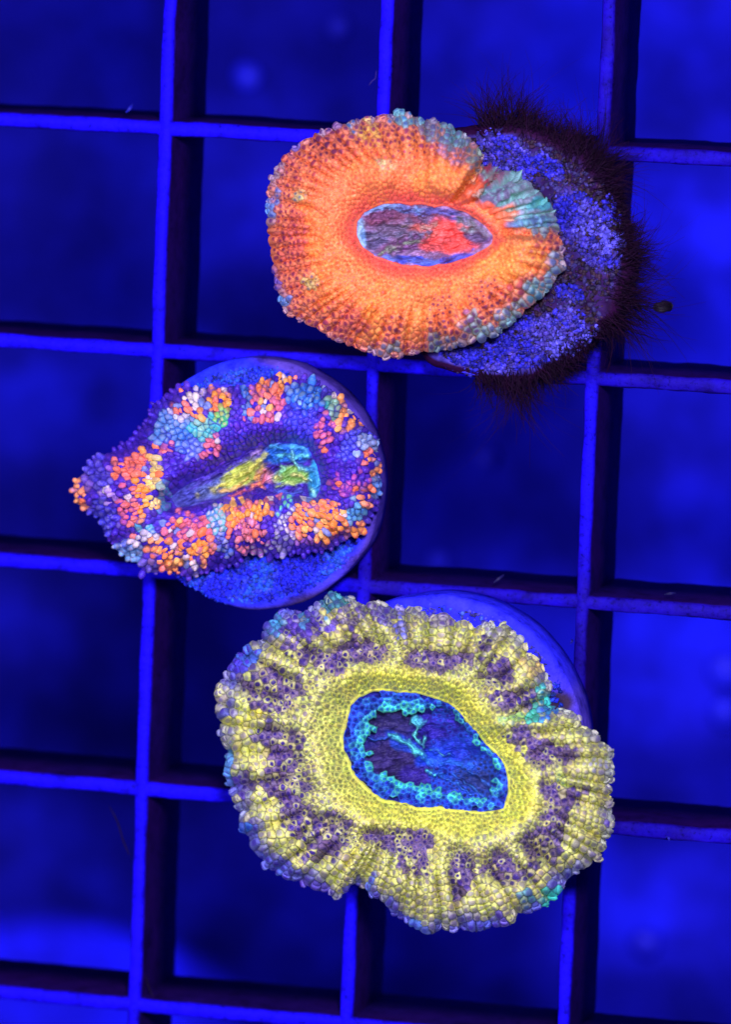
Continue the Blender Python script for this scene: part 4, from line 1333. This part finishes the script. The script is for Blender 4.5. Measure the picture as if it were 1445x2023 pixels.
oral_disc(cor3, B3, t3, 0.30, [l[:6] + (l[5],) for l in mouth_lay3], (30, 28, 150), 32, rough=0.06, fold=0.06, fold_scale=14, frill=frill3, ridges=[
    ([(768, 1450), (790, 1460), (812, 1472), (838, 1496)], 4.5, 0.07, (100, 225, 255)), ([(815, 1425), (824, 1436), (820, 1455), (834, 1470), (845, 1448)], 4, 0.07, (110, 225, 255)),
    ([(852, 1484), (875, 1492), (897, 1490)], 4, 0.06, (120, 225, 255)), ([(842, 1522), (858, 1528), (876, 1526)], 5, 0.07, (90, 210, 255)), ([(818, 1420), (830, 1430)], 8, 0.06, (90, 200, 250)),
    ([(715, 1455), (745, 1460), (772, 1455)], 4, 0.05, (40, 80, 215)), ([(838, 1498), (862, 1510), (900, 1506), (930, 1512)], 6, 0.04, (40, 110, 245)), ([(870, 1530), (900, 1545), (930, 1570)], 3, 0.04, (50, 110, 220)),
    ([(890, 1525), (925, 1545), (955, 1575)], 3, 0.04, (50, 110, 220)), ([(915, 1515), (950, 1535), (975, 1560)], 3, 0.04, (45, 100, 225))])


def plug3_col(x, y, k, dz):
    px, py = to_px(np.stack([x, y, np.full_like(x, 0.3)], -1))
    n_ = np.clip(0.5 + 1.4 * fbm(px / 20, py / 60, 73, 4), 0, 1)[:, None]
    a = alb((4, 4, 250), 0.9) * (1 - n_) + alb((30, 26, 255), 0.9) * n_
    d = sm(1280, 1400, py)[:, None]
    a = a * (1 - d) + (alb((60, 40, 215)) * (1 - n_) + alb((95, 70, 225)) * n_) * d
    e = in_ell(px, py, [(1118, 1380, 26, 24, 0), (1090, 1362, 14, 24, 0)], 0.3)[:, None]
    a = a * (1 - e) + alb((45, 22, 70)) * e
    return a


p3 = plug_mesh('frag_plug', 862, 1470, 294, 0.50, 0.46, B3, frag3, plug3_col, 0.07, 27, bevel=0.06)
granules((862, 1470), 294, 0.50, [(840, 1205, 60, 18, -10), (960, 1225, 60, 12, 15), (1060, 1300, 14, 50, -35), (1100, 1370, 18, 30, 0)], 5000, (2.0, 4.4),
         [(10, 30, 235), (15, 60, 255), (60, 90, 250), (80, 70, 220)], 8, B3, p3, 27, 0.07, 0.97)


# ============================================================================
# small things on and under the rack
# ============================================================================
def flake(name, px, py, z, w, l, ang, col, label, cat, thick=0.012, curl=0.03, seed=0):
    nu, nv = 12, 6
    u = np.linspace(-1, 1, nu)
    v = np.linspace(-1, 1, nv)
    V, C = [], []
    c0 = U(px, py, z)
    for side in (1, -1):
        for vv in v:
            wid = np.sqrt(np.clip(1 - u ** 2, 0.01, 1)) * (1 + 0.7 * fbm(u * 2, u * 0 + vv + seed, seed, 3))
            x = u * l / 2
            y = vv * wid * w / 2
            zz = curl * (u ** 2) + 0.5 * curl * fbm(u * 2 + seed, y * 30, seed + 1, 3) + side * thick / 2
            ca, sa = math.cos(ang), math.sin(ang)
            V.append(np.stack([x * ca - y * sa, x * sa + y * ca, zz], -1))
    f1 = quads(nu, nv, False)
    f2 = f1[:, ::-1] + nu * nv
    ring = list(range(nu)) + [j * nu + nu - 1 for j in range(1, nv)] + [(nv - 1) * nu + i for i in range(nu - 2, -1, -1)] + [j * nu for j in range(nv - 2, 0, -1)]
    rim_f = np.array([(ring[i], ring[(i + 1) % len(ring)], ring[(i + 1) % len(ring)] + nu * nv, ring[i] + nu * nv) for i in range(len(ring))])
    V = np.concatenate(V)
    cols = np.tile(srgb(col) * 0.6, (len(V), 1)) * (1 + 0.8 * fbm(V[:, 0] * 40, V[:, 1] * 40, seed + 2, 3))[:, None]
    o = mesh_obj(name, V, np.concatenate([f1, f2, rim_f]), M_CRUST, None, np.clip(cols, 0, .95), loc=tuple(c0))
    tag(o, label, cat)
    return o


flake('debris_flake', 258, 214, 0.02, 0.022, 0.075, 0.9, (30, 36, 210), 'bright pale blue flake beside the top left grid crossing', 'debris', seed=1)
flake('debris_flake', 1312, 606, -0.4, 0.08, 0.14, 0.2, (14, 4, 30), 'small dark oval scrap right of the algae fringe', 'debris', seed=2)
flake('debris_flake', 988, 1142, 0.0, 0.016, 0.09, 0.7, (26, 20, 95), 'thin pale wisp on the dim bar above the yellow coral', 'debris', seed=3)
flake('debris_flake', 1326, 1172, 0.0, 0.015, 0.08, 0.2, (26, 22, 95), 'thin pale wisp on the bar near the right edge', 'debris', seed=4)
flake('debris_flake', 1322, 1655, 0.01, 0.014, 0.035, -0.8, (60, 60, 220), 'tiny bright fleck on the bar right of the yellow coral', 'debris', seed=5)
flake('debris_flake', 1131, 1266, 0.01, 0.014, 0.035, 1.3, (40, 40, 170), 'tiny fleck on the dark bar beside the yellow coral plug', 'debris', seed=6)


def strand(pts, z, r, col, label):
    V, F, C = fold_mesh(pts, z, r * 2 * PXCM, r, srgb(col) * 0.35, seg=6)
    c0 = V.mean(0)
    o = mesh_obj('algae_strand', V - c0, F, M_HAIR, None, C, loc=tuple(c0))
    tag(o, label, 'algae')


strand([(216, 1592), (232, 1622), (243, 1660), (256, 1690)], -0.05, 0.005, (32, 6, 62), 'thin dark red strand left of a bar in the lower left')
strand([(283, 1905), (292, 1945), (305, 1975)], -0.1, 0.005, (32, 6, 62), 'thin dark red strand in the bottom left cell corner')
strand([(729, 170), (734, 162), (742, 156), (744, 140)], -0.02, 0.004, (70, 50, 170), 'fine pale hair left of the top middle bar')


def pebble(px, py, r, col, label, seed):
    c0 = U(px, py, FLOOR_Z + 0.1)
    nu, nv = 18, 10
    V = []
    for j in range(nv):
        th = math.pi * (j + 0.02) / (nv - 0.96)
        a = np.linspace(0, 2 * np.pi, nu, endpoint=False)
        rr = r * (1 + 0.5 * fbm(np.cos(a) * 1.5 + j * 0.3, np.sin(a) * 1.5, seed, 3))
        V.append(np.stack([np.cos(a) * math.sin(th) * rr, np.sin(a) * math.sin(th) * rr, math.cos(th) * rr * 0.6], -1))
    V = np.concatenate(V)
    o = mesh_obj('pebble', V, quads(nu, nv), M_CRUST, None, np.tile(np.array(col), (len(V), 1)), loc=tuple(c0))
    tag(o, label, 'pebble', 'pebbles on the tank floor')


PB = (0.010, 0.012, 0.85)
pebble(487, 152, 0.13, PB, 'blurred bright pebble on the tank floor in the top middle cell', 1)
pebble(668, 55, 0.10, (0.01, 0.01, 0.6), 'blurred dim pebble near the top edge left of the middle bar', 2)
pebble(960, 905, 0.10, (0.01, 0.01, 0.7), 'blurred pebble in the cell right of the rainbow coral', 3)
pebble(1435, 1325, 0.16, PB, 'blurred bright pebble at the right edge, upper one', 4)
pebble(1432, 1408, 0.14, PB, 'blurred bright pebble at the right edge, lower one', 5)
pebble(1275, 1862, 0.13, (0.01, 0.01, 0.75), 'blurred pebble in the bottom right cell', 6)
pebble(865, 1108, 0.09, (0.01, 0.01, 0.8), 'blurred pebble just above the bar over the yellow coral', 7)
